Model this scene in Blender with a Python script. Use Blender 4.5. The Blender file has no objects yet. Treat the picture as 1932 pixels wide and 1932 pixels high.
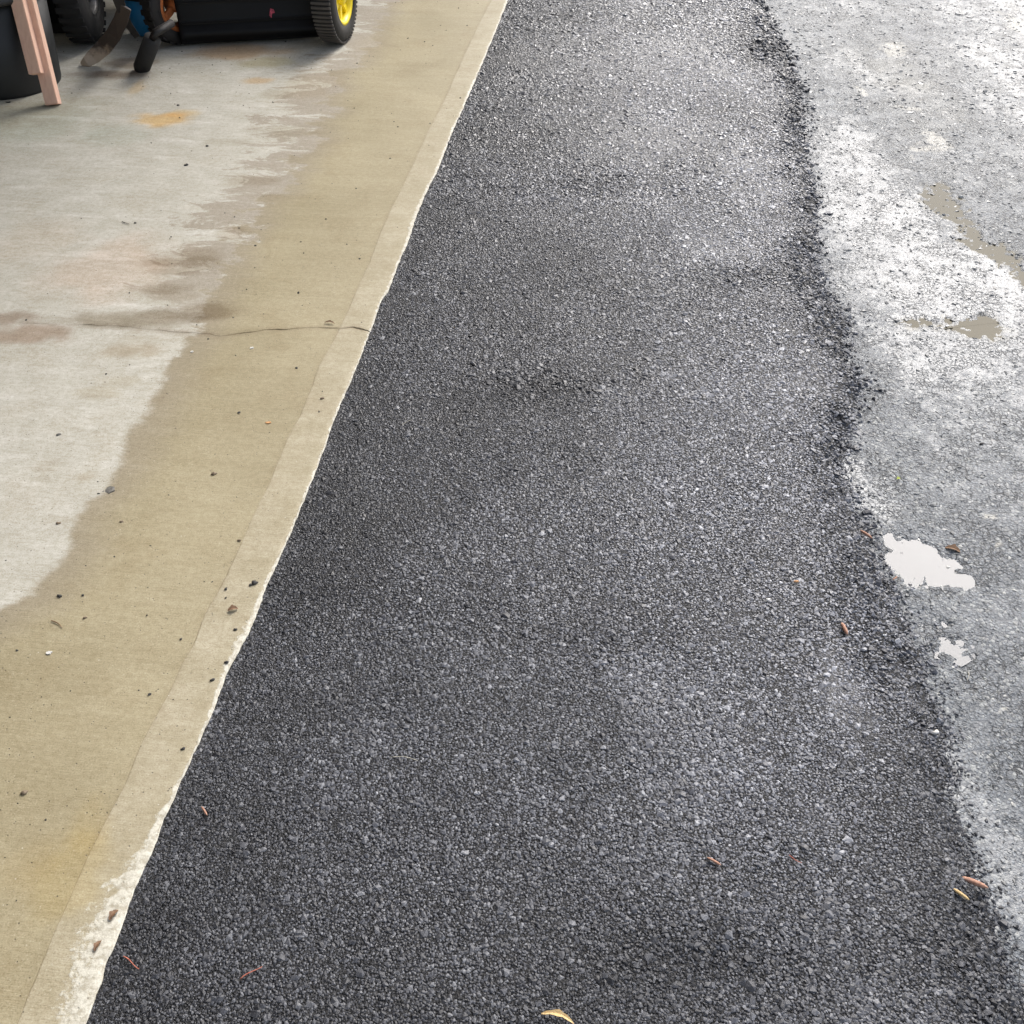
import bpy, bmesh, math, random
import numpy as np
from mathutils import Vector, Matrix
R_ = math.radians
sc = bpy.context.scene
C = sc.collection

# ------------------------------------------------------------------ camera
PITCH = R_(42.0); CH = 1.5; FPX = 1932.0
cam = bpy.data.cameras.new('camera'); cam.sensor_width = 36; cam.lens = 36.0; cam.clip_end = 2000
cam.clip_start = 0.02
co = bpy.data.objects.new('camera', cam); C.objects.link(co)
co.location = (0, 0, CH); co.rotation_euler = (R_(90) - PITCH, 0, 0)
sc.camera = co

# ------------------------------------------------------------------ light
SUN_EL, SUN_AZ = R_(44), R_(30)            # azimuth measured from +Y towards +X
w = bpy.data.worlds.new('World'); sc.world = w; w.use_nodes = True
nt = w.node_tree; nt.nodes.clear()
sky = nt.nodes.new('ShaderNodeTexSky'); sky.sky_type = 'NISHITA'; sky.sun_disc = False
sky.sun_elevation = SUN_EL; sky.sun_rotation = SUN_AZ; sky.air_density = 1.0; sky.dust_density = 4.0; sky.ozone_density = 1.0
hs = nt.nodes.new('ShaderNodeHueSaturation'); hs.inputs['Saturation'].default_value = 0.60
bg = nt.nodes.new('ShaderNodeBackground'); bg.inputs['Strength'].default_value = 0.15
wo = nt.nodes.new('ShaderNodeOutputWorld')
nt.links.new(sky.outputs[0], hs.inputs['Color']); nt.links.new(hs.outputs[0], bg.inputs[0]); nt.links.new(bg.outputs[0], wo.inputs[0])
sl = bpy.data.lights.new('sun', 'SUN'); sl.energy = 1.25; sl.angle = R_(28); sl.color = (1.0, 0.985, 0.965)
so = bpy.data.objects.new('sun', sl); C.objects.link(so)
sd = Vector((math.sin(SUN_AZ) * math.cos(SUN_EL), math.cos(SUN_AZ) * math.cos(SUN_EL), math.sin(SUN_EL)))
so.rotation_euler = (-sd).to_track_quat('-Z', 'Y').to_euler(); so.location = sd * 20
vs = sc.view_settings; vs.view_transform = 'Standard'; vs.look = 'None'; vs.gamma = 1.0
vs.use_curve_mapping = False; vs.exposure = 0.95

# ------------------------------------------------------------------ measuring helpers
cp_, sp_ = math.cos(PITCH), math.sin(PITCH)
def P(u, v, z=0.0):                        # where a sight line meets the level z
    x = u - 966.0; y = 966.0 - v
    d = (x, FPX * cp_ + y * sp_, -FPX * sp_ + y * cp_); t = (z - CH) / d[2]
    return d[0] * t, d[1] * t
TH = R_(6.7); Dx, Dy = math.sin(TH), math.cos(TH)      # direction of the concrete edge
def al(x, y): return x * Dy - y * Dx, x * Dx + y * Dy   # across, along
def xy(a, l): return a * Dy + l * Dx, -a * Dx + l * Dy
def AL(u, v, z=0.0): return al(*P(u, v, z))
def curve(pts, z=0.0):
    q = sorted([(AL(u, v, z)[1], AL(u, v, z)[0]) for u, v in pts])
    return np.array([k[0] for k in q]), np.array([k[1] for k in q])

# ------------------------------------------------------------------ numpy noise
def _h(ix, iy, s):
    n = (ix.astype(np.int64) * 374761393 + iy.astype(np.int64) * 668265263 + s * 1442695041) & 0xffffffff
    n = ((n ^ (n >> 13)) * 1274126177) & 0xffffffff
    n = ((n ^ (n >> 16)) * 2246822519) & 0xffffffff
    return ((n ^ (n >> 15)) & 0xffffff) / 16777215.0
def vnoise(x, y, s=0):
    ix = np.floor(x); iy = np.floor(y); fx = x - ix; fy = y - iy
    fx = fx * fx * (3 - 2 * fx); fy = fy * fy * (3 - 2 * fy)
    a = _h(ix, iy, s); b = _h(ix + 1, iy, s); c = _h(ix, iy + 1, s); d = _h(ix + 1, iy + 1, s)
    return (a * (1 - fx) + b * fx) * (1 - fy) + (c * (1 - fx) + d * fx) * fy
def fbm(x, y, f, o=4, s=0, g=.5):
    x = np.asarray(x, float); y = np.asarray(y, float)
    r = np.zeros_like(x * 1.0 + y); amp = 1.0; t = 0
    for k in range(o):
        ca, sa = math.cos(k * 1.1 + .3), math.sin(k * 1.1 + .3)
        X = (x * ca - y * sa) * f; Y = (x * sa + y * ca) * f
        r += amp * (vnoise(X + 17.3 * k, Y + 5.1 * k, s + k) - .5); t += amp; amp *= g; f *= 2.03
    return r / t * 2
def sstep(e0, e1, x):
    t = np.clip((x - e0) / (e1 - e0), 0, 1); return t * t * (3 - 2 * t)
def inpoly(x, y, poly):                    # signed distance (positive inside) to a polygon
    x = np.asarray(x, float); y = np.asarray(y, float)
    ins = np.zeros(x.shape, bool); d = np.full(x.shape, 1e9)
    n = len(poly)
    for i in range(n):
        x0, y0 = poly[i]; x1, y1 = poly[(i + 1) % n]
        cond = ((y0 > y) != (y1 > y))
        xi = (x1 - x0) * (y - y0) / ((y1 - y0) if y1 != y0 else 1e-9) + x0
        ins ^= cond & (x < xi)
        ex, ey = x1 - x0, y1 - y0
        t = np.clip(((x - x0) * ex + (y - y0) * ey) / (ex * ex + ey * ey + 1e-12), 0, 1)
        d = np.minimum(d, np.hypot(x - x0 - t * ex, y - y0 - t * ey))
    return np.where(ins, d, -d)

# ------------------------------------------------------------------ object helpers
def tag(o, label=None, cat=None, group=None, kind=None):
    if label: o['label'] = label
    if cat: o['category'] = cat
    if group: o['group'] = group
    if kind: o['kind'] = kind
    return o
def link(name, me, mat, parent=None):
    o = bpy.data.objects.new(name, me); C.objects.link(o)
    if mat:
        me.materials.clear(); me.materials.append(mat)
    if parent: o.parent = parent
    return o
def bobj(name, bm, mat, parent=None, smooth=False):
    me = bpy.data.meshes.new(name); bmesh.ops.recalc_face_normals(bm, faces=bm.faces[:]); bm.to_mesh(me); bm.free()
    if smooth:
        for p in me.polygons: p.use_smooth = True
    return link(name, me, mat, parent)
def empty(name, loc, rz=0, label=None, cat=None, group=None):
    o = bpy.data.objects.new(name, None); C.objects.link(o); o.location = loc; o.rotation_euler = (0, 0, rz)
    o.empty_display_size = .1
    return tag(o, label, cat, group)
def grid_mesh(name, X, Y, Z, mat, attrs=None, parent=None, mask=None):
    n, m = X.shape
    co_ = np.stack([X, Y, Z], -1).reshape(-1, 3).astype(np.float32)
    i = np.arange(n * m).reshape(n, m)
    q = np.stack([i[:-1, :-1], i[:-1, 1:], i[1:, 1:], i[1:, :-1]], -1).reshape(-1, 4)
    if mask is not None:
        k = mask[:-1, :-1] | mask[:-1, 1:] | mask[1:, 1:] | mask[1:, :-1]
        q = q[k.reshape(-1)]
    me = bpy.data.meshes.new(name)
    me.vertices.add(len(co_)); me.vertices.foreach_set('co', co_.ravel())
    me.loops.add(q.size); me.loops.foreach_set('vertex_index', q.ravel().astype(np.int32))
    me.polygons.add(len(q)); me.polygons.foreach_set('loop_start', np.arange(0, q.size, 4, dtype=np.int32))
    me.polygons.foreach_set('use_smooth', np.ones(len(q), bool))
    me.update(calc_edges=True)
    for k, v in (attrs or {}).items():
        if v.ndim == 2:
            at = me.attributes.new(k, 'FLOAT', 'POINT'); at.data.foreach_set('value', v.ravel().astype(np.float32))
        else:
            at = me.attributes.new(k, 'FLOAT_COLOR', 'POINT')
            c4 = np.concatenate([v.reshape(-1, 3), np.ones((n * m, 1))], 1); at.data.foreach_set('color', c4.ravel().astype(np.float32))
    return link(name, me, mat, parent)

# ------------------------------------------------------------------ material helper
class M:
    def __init__(s, name, rough=.5, color=(.5, .5, .5), metallic=0.0, spec=.5):
        s.m = bpy.data.materials.new(name); s.m.use_nodes = True; s.t = s.m.node_tree
        s.b = s.t.nodes['Principled BSDF']
        s.b.inputs['Roughness'].default_value = rough; s.b.inputs['Base Color'].default_value = (*color, 1)
        s.b.inputs['Metallic'].default_value = metallic; s.b.inputs['Specular IOR Level'].default_value = spec
    def n(s, typ, **k):
        x = s.t.nodes.new(typ)
        for a, v in k.items(): setattr(x, a, v)
        return x
    def set(s, sock, v):
        if isinstance(v, bpy.types.NodeSocket): s.t.links.new(v, sock)
        elif isinstance(v, (tuple, list)) and len(v) == 3 and sock.type == 'RGBA': sock.default_value = (*v, 1)
        else: sock.default_value = v
    def pos(s):
        return s.n('ShaderNodeNewGeometry').outputs['Position']
    def objc(s):
        return s.n('ShaderNodeTexCoord').outputs['Object']
    def mapping(s, v, scale=(1, 1, 1), rz=0.0):
        m = s.n('ShaderNodeMapping'); s.set(m.inputs['Vector'], v); m.inputs['Scale'].default_value = scale
        m.inputs['Rotation'].default_value = (0, 0, rz); return m.outputs[0]
    def noise(s, v, scale, detail=4, rough=.6, dist=0.0):
        x = s.n('ShaderNodeTexNoise'); s.set(x.inputs['Vector'], v); x.inputs['Scale'].default_value = scale
        x.inputs['Detail'].default_value = detail; x.inputs['Roughness'].default_value = rough; x.inputs['Distortion'].default_value = dist
        return x.outputs['Fac']
    def vor(s, v, scale, feature='F1', out='Distance', rand=1.0):
        x = s.n('ShaderNodeTexVoronoi', feature=feature); s.set(x.inputs['Vector'], v); x.inputs['Scale'].default_value = scale
        x.inputs['Randomness'].default_value = rand
        return x.outputs[out]
    def math(s, op, a, b=0.0, c=None, clamp=False):
        x = s.n('ShaderNodeMath', operation=op); x.use_clamp = clamp
        s.set(x.inputs[0], a); s.set(x.inputs[1], b)
        if c is not None: s.set(x.inputs[2], c)
        return x.outputs[0]
    def ramp(s, v, a, b, c=0.0, d=1.0):
        x = s.n('ShaderNodeMapRange', interpolation_type='SMOOTHSTEP'); s.set(x.inputs['Value'], v)
        x.inputs['From Min'].default_value = a; x.inputs['From Max'].default_value = b
        x.inputs['To Min'].default_value = c; x.inputs['To Max'].default_value = d
        return x.outputs[0]
    def mix(s, f, a, b, mode='MIX'):
        x = s.n('ShaderNodeMix', data_type='RGBA', blend_type=mode); s.set(x.inputs[0], f); s.set(x.inputs[6], a); s.set(x.inputs[7], b)
        return x.outputs[2]
    def attr(s, name, out='Fac', typ='GEOMETRY'):
        x = s.n('ShaderNodeAttribute', attribute_name=name, attribute_type=typ); return x.outputs[out]
    def bump(s, h, strength=1.0, dist=.001, normal=None):
        x = s.n('ShaderNodeBump'); s.set(x.inputs['Height'], h); x.inputs['Strength'].default_value = strength
        x.inputs['Distance'].default_value = dist
        if normal is not None: s.set(x.inputs['Normal'], normal)
        return x.outputs[0]
    def out(s, color=None, rough=None, normal=None):
        if color is not None: s.set(s.b.inputs['Base Color'], color)
        if rough is not None: s.set(s.b.inputs['Roughness'], rough)
        if normal is not None: s.set(s.b.inputs['Normal'], normal)
        return s.m

# ------------------------------------------------------------------ traced outlines (on the ground)
E_PX = [(958,0),(932,65),(905,130),(880,190),(850,250),(826,318),(806,352),(785,400),(768,458),(752,492),(733,545),(712,570),(709,592),(697,626),
        (672,692),(650,740),(630,792),(612,850),(592,905),(570,955),(553,1000),(530,1046),(516,1075),(498,1112),(484,1160),(470,1190),(443,1235),(420,1272),
        (408,1322),(395,1350),(372,1400),(345,1452),(322,1512),(305,1540),(280,1612),(250,1672),(226,1740),(200,1806),(182,1872),(163,1932)]
J_PX = [(928,0),(905,42),(870,115),(838,190),(805,250),(760,350),(735,395),(715,440),(698,495),(680,530),(658,585),(640,620),(622,655),(600,690),(585,740),
        (570,780),(545,822),(530,860),(505,925),(490,950),(450,1040),(430,1085),(385,1160),(370,1208),(345,1250),(318,1310),(300,1340),(262,1405),(235,1480),
        (190,1560),(160,1620),(130,1695),(105,1750),(70,1835),(35,1932)]
R_PX = [(1440,0),(1470,60),(1500,130),(1515,200),(1522,270),(1538,330),(1545,430),(1545,520),(1592,600),(1605,680),(1640,740),(1610,800),(1598,880),
        (1625,960),(1645,1020),(1685,1090),(1715,1150),(1745,1230),(1762,1330),(1785,1420),(1800,1520),(1842,1620),(1875,1700),(1890,1800),(1925,1870)]
W_PX = [(-120,1240),(0,1155),(60,1120),(110,1060),(150,980),(210,890),(250,820),(300,735),(345,665),(380,620),(400,560),(435,480),(500,390),(545,330),(580,270),(600,225),(655,130),(700,90),(735,0)]
K_PX = [(700,625),(680,619),(665,617),(640,619),(600,618),(560,619),(530,622),(500,622),(480,626),(460,628),(440,631),(412,635),(395,630),(380,630),
        (350,626),(330,626),(300,622),(270,621),(240,616),(210,614),(170,612),(130,612)]
eL, eA = curve(E_PX); jL, jA = curve(J_PX); rL, rA = curve(R_PX, -.03); wL, wA = curve(W_PX)
eA = .6 * eA + .4 * np.polyval(np.polyfit(eL, eA, 2), eL)
jA = .7 * jA + .3 * np.polyval(np.polyfit(jL, jA, 2), jL)
def Ef(l): return np.interp(l, eL, eA) + .0030 * fbm(l, l * 0 + 3.3, 40, 4, 11)
def Jf(l): return np.interp(l, jL, jA) + .0012 * fbm(l, l * 0 + 8.3, 30, 3, 12)
def Rf(l): return np.interp(l, rL, rA)
def Wf(l): return np.interp(l, wL, wA)
kq = sorted(AL(u, v) for u, v in K_PX)
kA = np.array([k[0] for k in kq]); kL = np.array([k[1] for k in kq])
def Kf(a): return np.interp(a, kA, kL) + .0060 * fbm(a, a * 0 + 1.3, 45, 5, 21, .6) - np.clip(kA[0] - a, 0, 9) * .05

L0, L1 = -.8, 8.2
ALEFT = -5.2

# ------------------------------------------------------------------ concrete
FLOOR_MARKS = [  # u, v, radius u, radius v, tint, weight; mostly stains
    (305,225,55,14,(1.14,.84,.48),1.0), (345,214,30,8,(1.08,.88,.58),.8), (258,165,14,14,(1.05,.85,.6),.7),
    (485,152,30,7,(1.12,.85,.58),.8), (450,98,95,15,(.88,.66,.48),.9), (210,140,75,9,(.40,.33,.28),.9), (245,118,50,10,(.5,.42,.36),.8), (500,118,60,10,(.8,.75,.52),.7),  # orange and rust stains; the darkest pair is a brown smear below the tiller blade
    (200,505,120,60,(1.02,.92,.87),.9), (60,455,90,40,(1.02,.95,.90),.5),
    (50,630,95,20,(.68,.57,.50),1.0), (10,600,60,14,(.62,.53,.47),1.0), (250,600,150,17,(.60,.55,.48),1.0), (390,585,60,18,(.62,.56,.49),.9), (340,500,80,18,(.70,.65,.58),.9), (300,545,60,10,(.70,.65,.58),.8),
    (250,662,60,14,(.80,.74,.66),.9), (190,740,50,14,(.86,.82,.74),.8), (230,720,40,10,(.88,.84,.76),.6),
    (80,230,120,50,(.86,.90,.86),.9), (220,255,70,18,(.88,.92,.90),.8), (40,215,90,26,(.84,.80,.74),.8),
    (300,480,70,30,(1.0,.96,.93),.5), (430,270,60,8,(.80,.78,.72),.8), (470,340,60,14,(.80,.76,.70),.9),
    (440,440,40,14,(.82,.77,.71),.9), (380,480,50,14,(.80,.76,.70),.9), (320,560,50,14,(.80,.76,.70),.8),
    (540,250,50,14,(.80,.77,.70),.9), (520,180,36,12,(.80,.77,.70),.8), (590,160,60,26,(.90,.84,.74),.6),
    (130,1650,80,80,(1.04,.95,.68),.5), (40,1640,70,60,(1.02,.95,.8),.4), (170,1560,40,60,(1.03,.95,.74),.4),
    (160,900,22,10,(.86,.80,.72),.6), (80,880,30,14,(.92,.88,.84),.4),
]
def concrete_fields(a, l):
    wob = .05 * fbm(a * .8, l * 3, 4, 3, 31)
    dry = (Wf(l) - a) + .03 * fbm(a, l, 5, 3, 33) + wob * sstep(2.0, 3.4, l)
    fuzz = .022 + .10 * sstep(1.9, 2.9, l)
    X, Y = xy(a, l)
    col = np.ones(a.shape + (3,)); 
    for (u, v, ru, rv, tint, wt) in FLOOR_MARKS:
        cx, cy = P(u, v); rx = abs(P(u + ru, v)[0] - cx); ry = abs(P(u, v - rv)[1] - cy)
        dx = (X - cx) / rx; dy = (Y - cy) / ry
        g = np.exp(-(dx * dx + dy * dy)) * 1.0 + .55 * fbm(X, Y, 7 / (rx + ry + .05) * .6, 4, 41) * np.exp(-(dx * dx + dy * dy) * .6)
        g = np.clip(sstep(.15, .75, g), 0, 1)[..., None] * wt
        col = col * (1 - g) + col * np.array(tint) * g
    ck = np.exp(-((l - Kf(a)) / .011) ** 2) * sstep(kA[0] - .3, kA[0] + .1, a) * (.15 + .45 * vnoise(a * 30, a * 0, 6))
    jk = np.exp(-((a - Jf(l)) / .004) ** 2) * (.03 + .16 * vnoise(l * 12, l * 0, 8))
    kk = np.clip(ck + jk, 0, 1)[..., None]
    col = col * (1 - kk) + col * np.array((.45, .36, .27)) * kk
    return dry, fuzz, col
def concrete_piece(name, aL_, aR_, near, far, na, nl, strip, parent=None, label=None):
    # aL_, aR_ functions of l; near, far functions of a
    s = np.linspace(0, 1, na)[None, :]
    if not strip: s = 1 - (1 - s) ** 1.0
    t = np.linspace(0, 1, nl)[:, None] ** 1.15 if nl > 300 else np.linspace(0, 1, nl)[:, None]
    l = np.zeros((nl, na)) + 2.3; a = np.zeros((nl, na))
    for _ in range(4):
        a = aL_(l) * (1 - s) + aR_(l) * s
        l = near(a) * (1 - t) + far(a) * t
    a = aL_(l) * (1 - s) + aR_(l) * s
    X, Y = xy(a, l)
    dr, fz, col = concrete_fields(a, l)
    edge = Ef(l) - a
    bw = .0015 + .005 * vnoise(l * 40, l * 0, 17) + .060 * sstep(.95, .62, l) * (.5 + .7 * vnoise(l * 14, l * 0, 7)) + .012 * sstep(1.0, 1.25, l) * sstep(1.5, 1.2, l) + .01 * sstep(2.3, 2.9, l) * vnoise(l * 9, l * 0, 9)
    bloom = sstep(0, 1, 1.0 - edge / np.maximum(bw, .004) * .7) if strip else np.zeros_like(a)
    Z = .0012 * fbm(X, Y, 2.2, 3, 51)
    # slightly rounded arris on every side
    if strip: Z = Z - .0016 * np.clip(1 - (edge) / .012, 0, 1) ** 2 * (.4 + vnoise(l * 60, l * 0, 5))
    # closed skirt round the piece
    def pad(Q, z=None):
        Q2 = np.pad(Q, [(2, 2), (2, 2)] + [(0, 0)] * (Q.ndim - 2), mode='edge')
        if z is not None: Q2[0, :] = z; Q2[-1, :] = z; Q2[:, 0] = z; Q2[:, -1] = z
        return Q2
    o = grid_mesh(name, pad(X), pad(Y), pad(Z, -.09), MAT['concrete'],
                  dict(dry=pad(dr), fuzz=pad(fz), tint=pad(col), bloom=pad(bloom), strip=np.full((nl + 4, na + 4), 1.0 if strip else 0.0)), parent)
    return tag(o, label, None, None, 'structure')

MAT = {}
def mk_concrete():
    m = M('concrete', spec=.4); p = m.pos()
    pr = m.mapping(p, rz=TH)                                    # x across, y along
    # broken, streaky edge of the damp zone: streaks run across (x)
    st = m.noise(m.mapping(pr, (5, 12, 1)), 1.0, 8, .72, .9)
    st2 = m.noise(m.mapping(pr, (22, 90, 1)), 1.0, 4, .6)
    nz = m.math('ADD', m.math('MULTIPLY', m.math('SUBTRACT', st, .5), 3.2), m.math('MULTIPLY', m.math('SUBTRACT', st2, .5), .8))
    d = m.math('ADD', m.attr('dry'), m.math('MULTIPLY', nz, m.attr('fuzz')))
    iso = m.noise(p, 16, 6, .7)
    d = m.math('ADD', d, m.math('MULTIPLY', m.math('SUBTRACT', iso, .5), m.math('MULTIPLY', m.attr('fuzz'), 2.2)))
    dry = m.ramp(d, -.014, .020)
    # damp flakes left inside the dry field near its edge
    isl = m.ramp(m.math('ADD', m.noise(m.mapping(pr, (4, 9, 1)), 1.0, 9, .76, 1.0), m.ramp(m.attr('dry'), .0, .42, .09, -.14)), .49, .555)
    isl = m.math('MULTIPLY', m.math('MULTIPLY', isl, dry), m.ramp(m.attr('fuzz'), .05, .10))
    damp = m.ramp(m.math('ADD', m.attr('dry'), m.math('MULTIPLY', m.math('SUBTRACT', st, .5), .10)), -.14, .0)   # greyer just outside the dry edge
    big = m.noise(p, 2.3, 5, .6); mid = m.noise(p, 11, 5, .6); fine = m.noise(p, 330, 3, .7)
    broom = m.noise(m.mapping(pr, (9, 260, 1)), 1.0, 3, .6)
    broom2 = m.noise(m.mapping(pr, (30, 620, 1)), 1.0, 2, .6)
    wet = m.mix(m.ramp(big, .35, .65), (.345, .300, .194), (.395, .347, .230))
    wet = m.mix(m.math('MULTIPLY', damp, .75), wet, (.315, .275, .208))
    dryc = m.mix(m.ramp(mid, .3, .7), (.480, .465, .410), (.555, .545, .495))
    dryc = m.mix(m.ramp(m.noise(m.mapping(pr, (4, 12, 1)), 1.3, 5, .65), .5, .72), dryc, (.62, .615, .575))
    stripc = m.mix(m.ramp(mid, .3, .7), (.385, .340, .235), (.450, .405, .300))
    c = m.mix(m.attr('strip'), wet, stripc)
    c = m.mix(dry, c, dryc)
    c = m.mix(m.ramp(m.noise(p, 5.5, 7, .72, .4), .50, .66, 0, .55), c, m.mix(1.0, c, (.84, .80, .74), 'MULTIPLY'))
    c = m.mix(m.math('MULTIPLY', isl, .8), c, (.34, .30, .245))
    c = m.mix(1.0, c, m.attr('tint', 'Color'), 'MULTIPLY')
    # broom streaks, salt and pepper
    g = m.math('ADD', m.math('MULTIPLY', broom, .5), m.math('MULTIPLY', broom2, .5))
    c = m.mix(m.ramp(g, .34, .60, .45, 0), c, m.mix(1.0, c, (.74, .71, .64), 'MULTIPLY'))
    c = m.mix(m.ramp(g, .52, .72, 0, .25), c, m.mix(1.0, c, (1.16, 1.15, 1.12), 'MULTIPLY'))
    c = m.mix(m.ramp(m.noise(p, 75, 6, .75), .38, .62, .7, 0), c, m.mix(1.0, c, (.80, .78, .73), 'MULTIPLY'))
    c = m.mix(m.ramp(m.noise(m.mapping(pr, (3, 22, 1)), 1.0, 5, .65), .40, .66, .35, 0), c, m.mix(1.0, c, (.82, .80, .74), 'MULTIPLY'))
    c = m.mix(m.ramp(fine, .34, .50, .7, 0), c, m.mix(1.0, c, (.68, .64, .57), 'MULTIPLY'))
    c = m.mix(m.ramp(fine, .58, .74, 0, .45), c, (.60, .57, .48))
    pn = m.noise(p, 38, 2, .5)
    pit = m.math('MULTIPLY', m.ramp(m.vor(p, 90), .07, .17, 1, 0), m.ramp(pn, .50, .58))
    c = m.mix(m.math('MULTIPLY', pit, .75), c, (.09, .075, .055))
    wsp = m.math('MULTIPLY', m.ramp(m.vor(m.mapping(p, (1, 1.3, 1)), 52), .04, .09, 1, 0), m.ramp(m.noise(p, 21, 2, .5), .57, .63))
    c = m.mix(m.math('MULTIPLY', wsp, .7), c, (.66, .63, .55))
    # white laitance along the outer edge
    bl = m.ramp(m.math('ADD', m.attr('bloom'), m.math('MULTIPLY', m.math('SUBTRACT', m.noise(p, 48, 6, .75), .5), 2.5)), .42, .78)
    c = m.mix(m.math('MULTIPLY', bl, .85), c, m.mix(m.ramp(m.noise(p, 90, 4, .7), .35, .6), (.36, .33, .26), (.60, .58, .50)))
    rough = m.math('ADD', m.math('MULTIPLY', dry, .33), m.ramp(big, .3, .7, .52, .62))
    h = m.math('ADD', m.math('MULTIPLY', g, .7), m.math('ADD', m.math('MULTIPLY', fine, .5), m.math('MULTIPLY', pit, -1.6)))
    h = m.math('ADD', h, m.math('MULTIPLY', bl, m.noise(p, 160, 3, .7)))
    return m.out(c, rough, m.bump(h, .55, .0012))
MAT['concrete'] = mk_concrete()
MAT['concrete_far'] = None

def mk_asphalt_base():
    m = M('asphalt_binder', spec=.5); p = m.pos()
    v = m.vor(p, 260); v2 = m.vor(p, 520); n = m.noise(p, 900, 2, .6)
    h = m.math('ADD', m.math('MULTIPLY', v, -1.0), m.math('ADD', m.math('MULTIPLY', v2, -.5), m.math('MULTIPLY', n, .3)))
    col = m.mix(m.ramp(v, .1, .5), (.022, .022, .025), (.008, .008, .009))
    col = m.mix(m.ramp(m.vor(p, 260, out='Color'), .70, .95, 0, .5), col, (.09, .09, .095))
    f = m.ramp(m.math('ADD', m.attr('sheen_fines'), m.math('MULTIPLY', m.math('SUBTRACT', m.noise(p, 22, 6, .75), .5), 1.1)), .15, .95)
    col = m.mix(m.math('MULTIPLY', f, .6), col, m.mix(m.ramp(m.vor(p, 420, out='Color'), .2, .9), (.022, .022, .025), (.12, .12, .128)))  # fine material, with the sheen of smooth wet patches painted in as paler colour
    rg = m.math('SUBTRACT', m.ramp(m.noise(p, 6, 3), .35, .65, .42, .55), m.math('MULTIPLY', f, .12))
    bb = m.n('ShaderNodeBump'); m.set(bb.inputs['Height'], h); bb.inputs['Distance'].default_value = .004
    m.set(bb.inputs['Strength'], m.math('SUBTRACT', 1.0, m.math('MULTIPLY', f, .55)))
    return m.out(col, rg, bb.outputs[0])
MAT['binder'] = mk_asphalt_base()

def mk_stone(name, c0, c1, c2, rough0, rough1, wetrough, toned=False):
    m = M(name, spec=.5)
    r = m.n('ShaderNodeObjectInfo').outputs['Random']
    wet = m.attr('wet', 'Fac', 'INSTANCER')
    r2 = m.math('FRACT', m.math('MULTIPLY', r, 37.7))
    c = m.mix(m.ramp(r, .0, .85), c0, c1)
    c = m.mix(m.ramp(r, .88, .97), c, c2)
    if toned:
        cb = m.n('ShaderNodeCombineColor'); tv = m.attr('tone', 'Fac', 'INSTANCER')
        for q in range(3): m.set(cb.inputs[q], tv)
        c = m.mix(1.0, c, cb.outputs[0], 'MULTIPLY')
    p = m.pos()
    c = m.mix(m.ramp(m.noise(p, 500, 2, .6), .45, .7, 0, .6), c, m.mix(1.0, c, (2.1, 2.1, 2.15), 'MULTIPLY'))
    rg = m.math('ADD', rough0, m.math('MULTIPLY', r2, rough1 - rough0))
    rg = m.math('ADD', rg, m.math('MULTIPLY', wet, wetrough))
    h = m.noise(p, 1100, 3, .7)
    return m.out(c, rg, m.bump(h, .6, .0007))
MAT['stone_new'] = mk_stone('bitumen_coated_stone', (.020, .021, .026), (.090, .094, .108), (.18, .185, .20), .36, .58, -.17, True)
MAT['stone_old'] = mk_stone('worn_stone', (.085, .088, .090), (.17, .175, .175), (.34, .34, .32), .28, .55, -.10)

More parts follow.
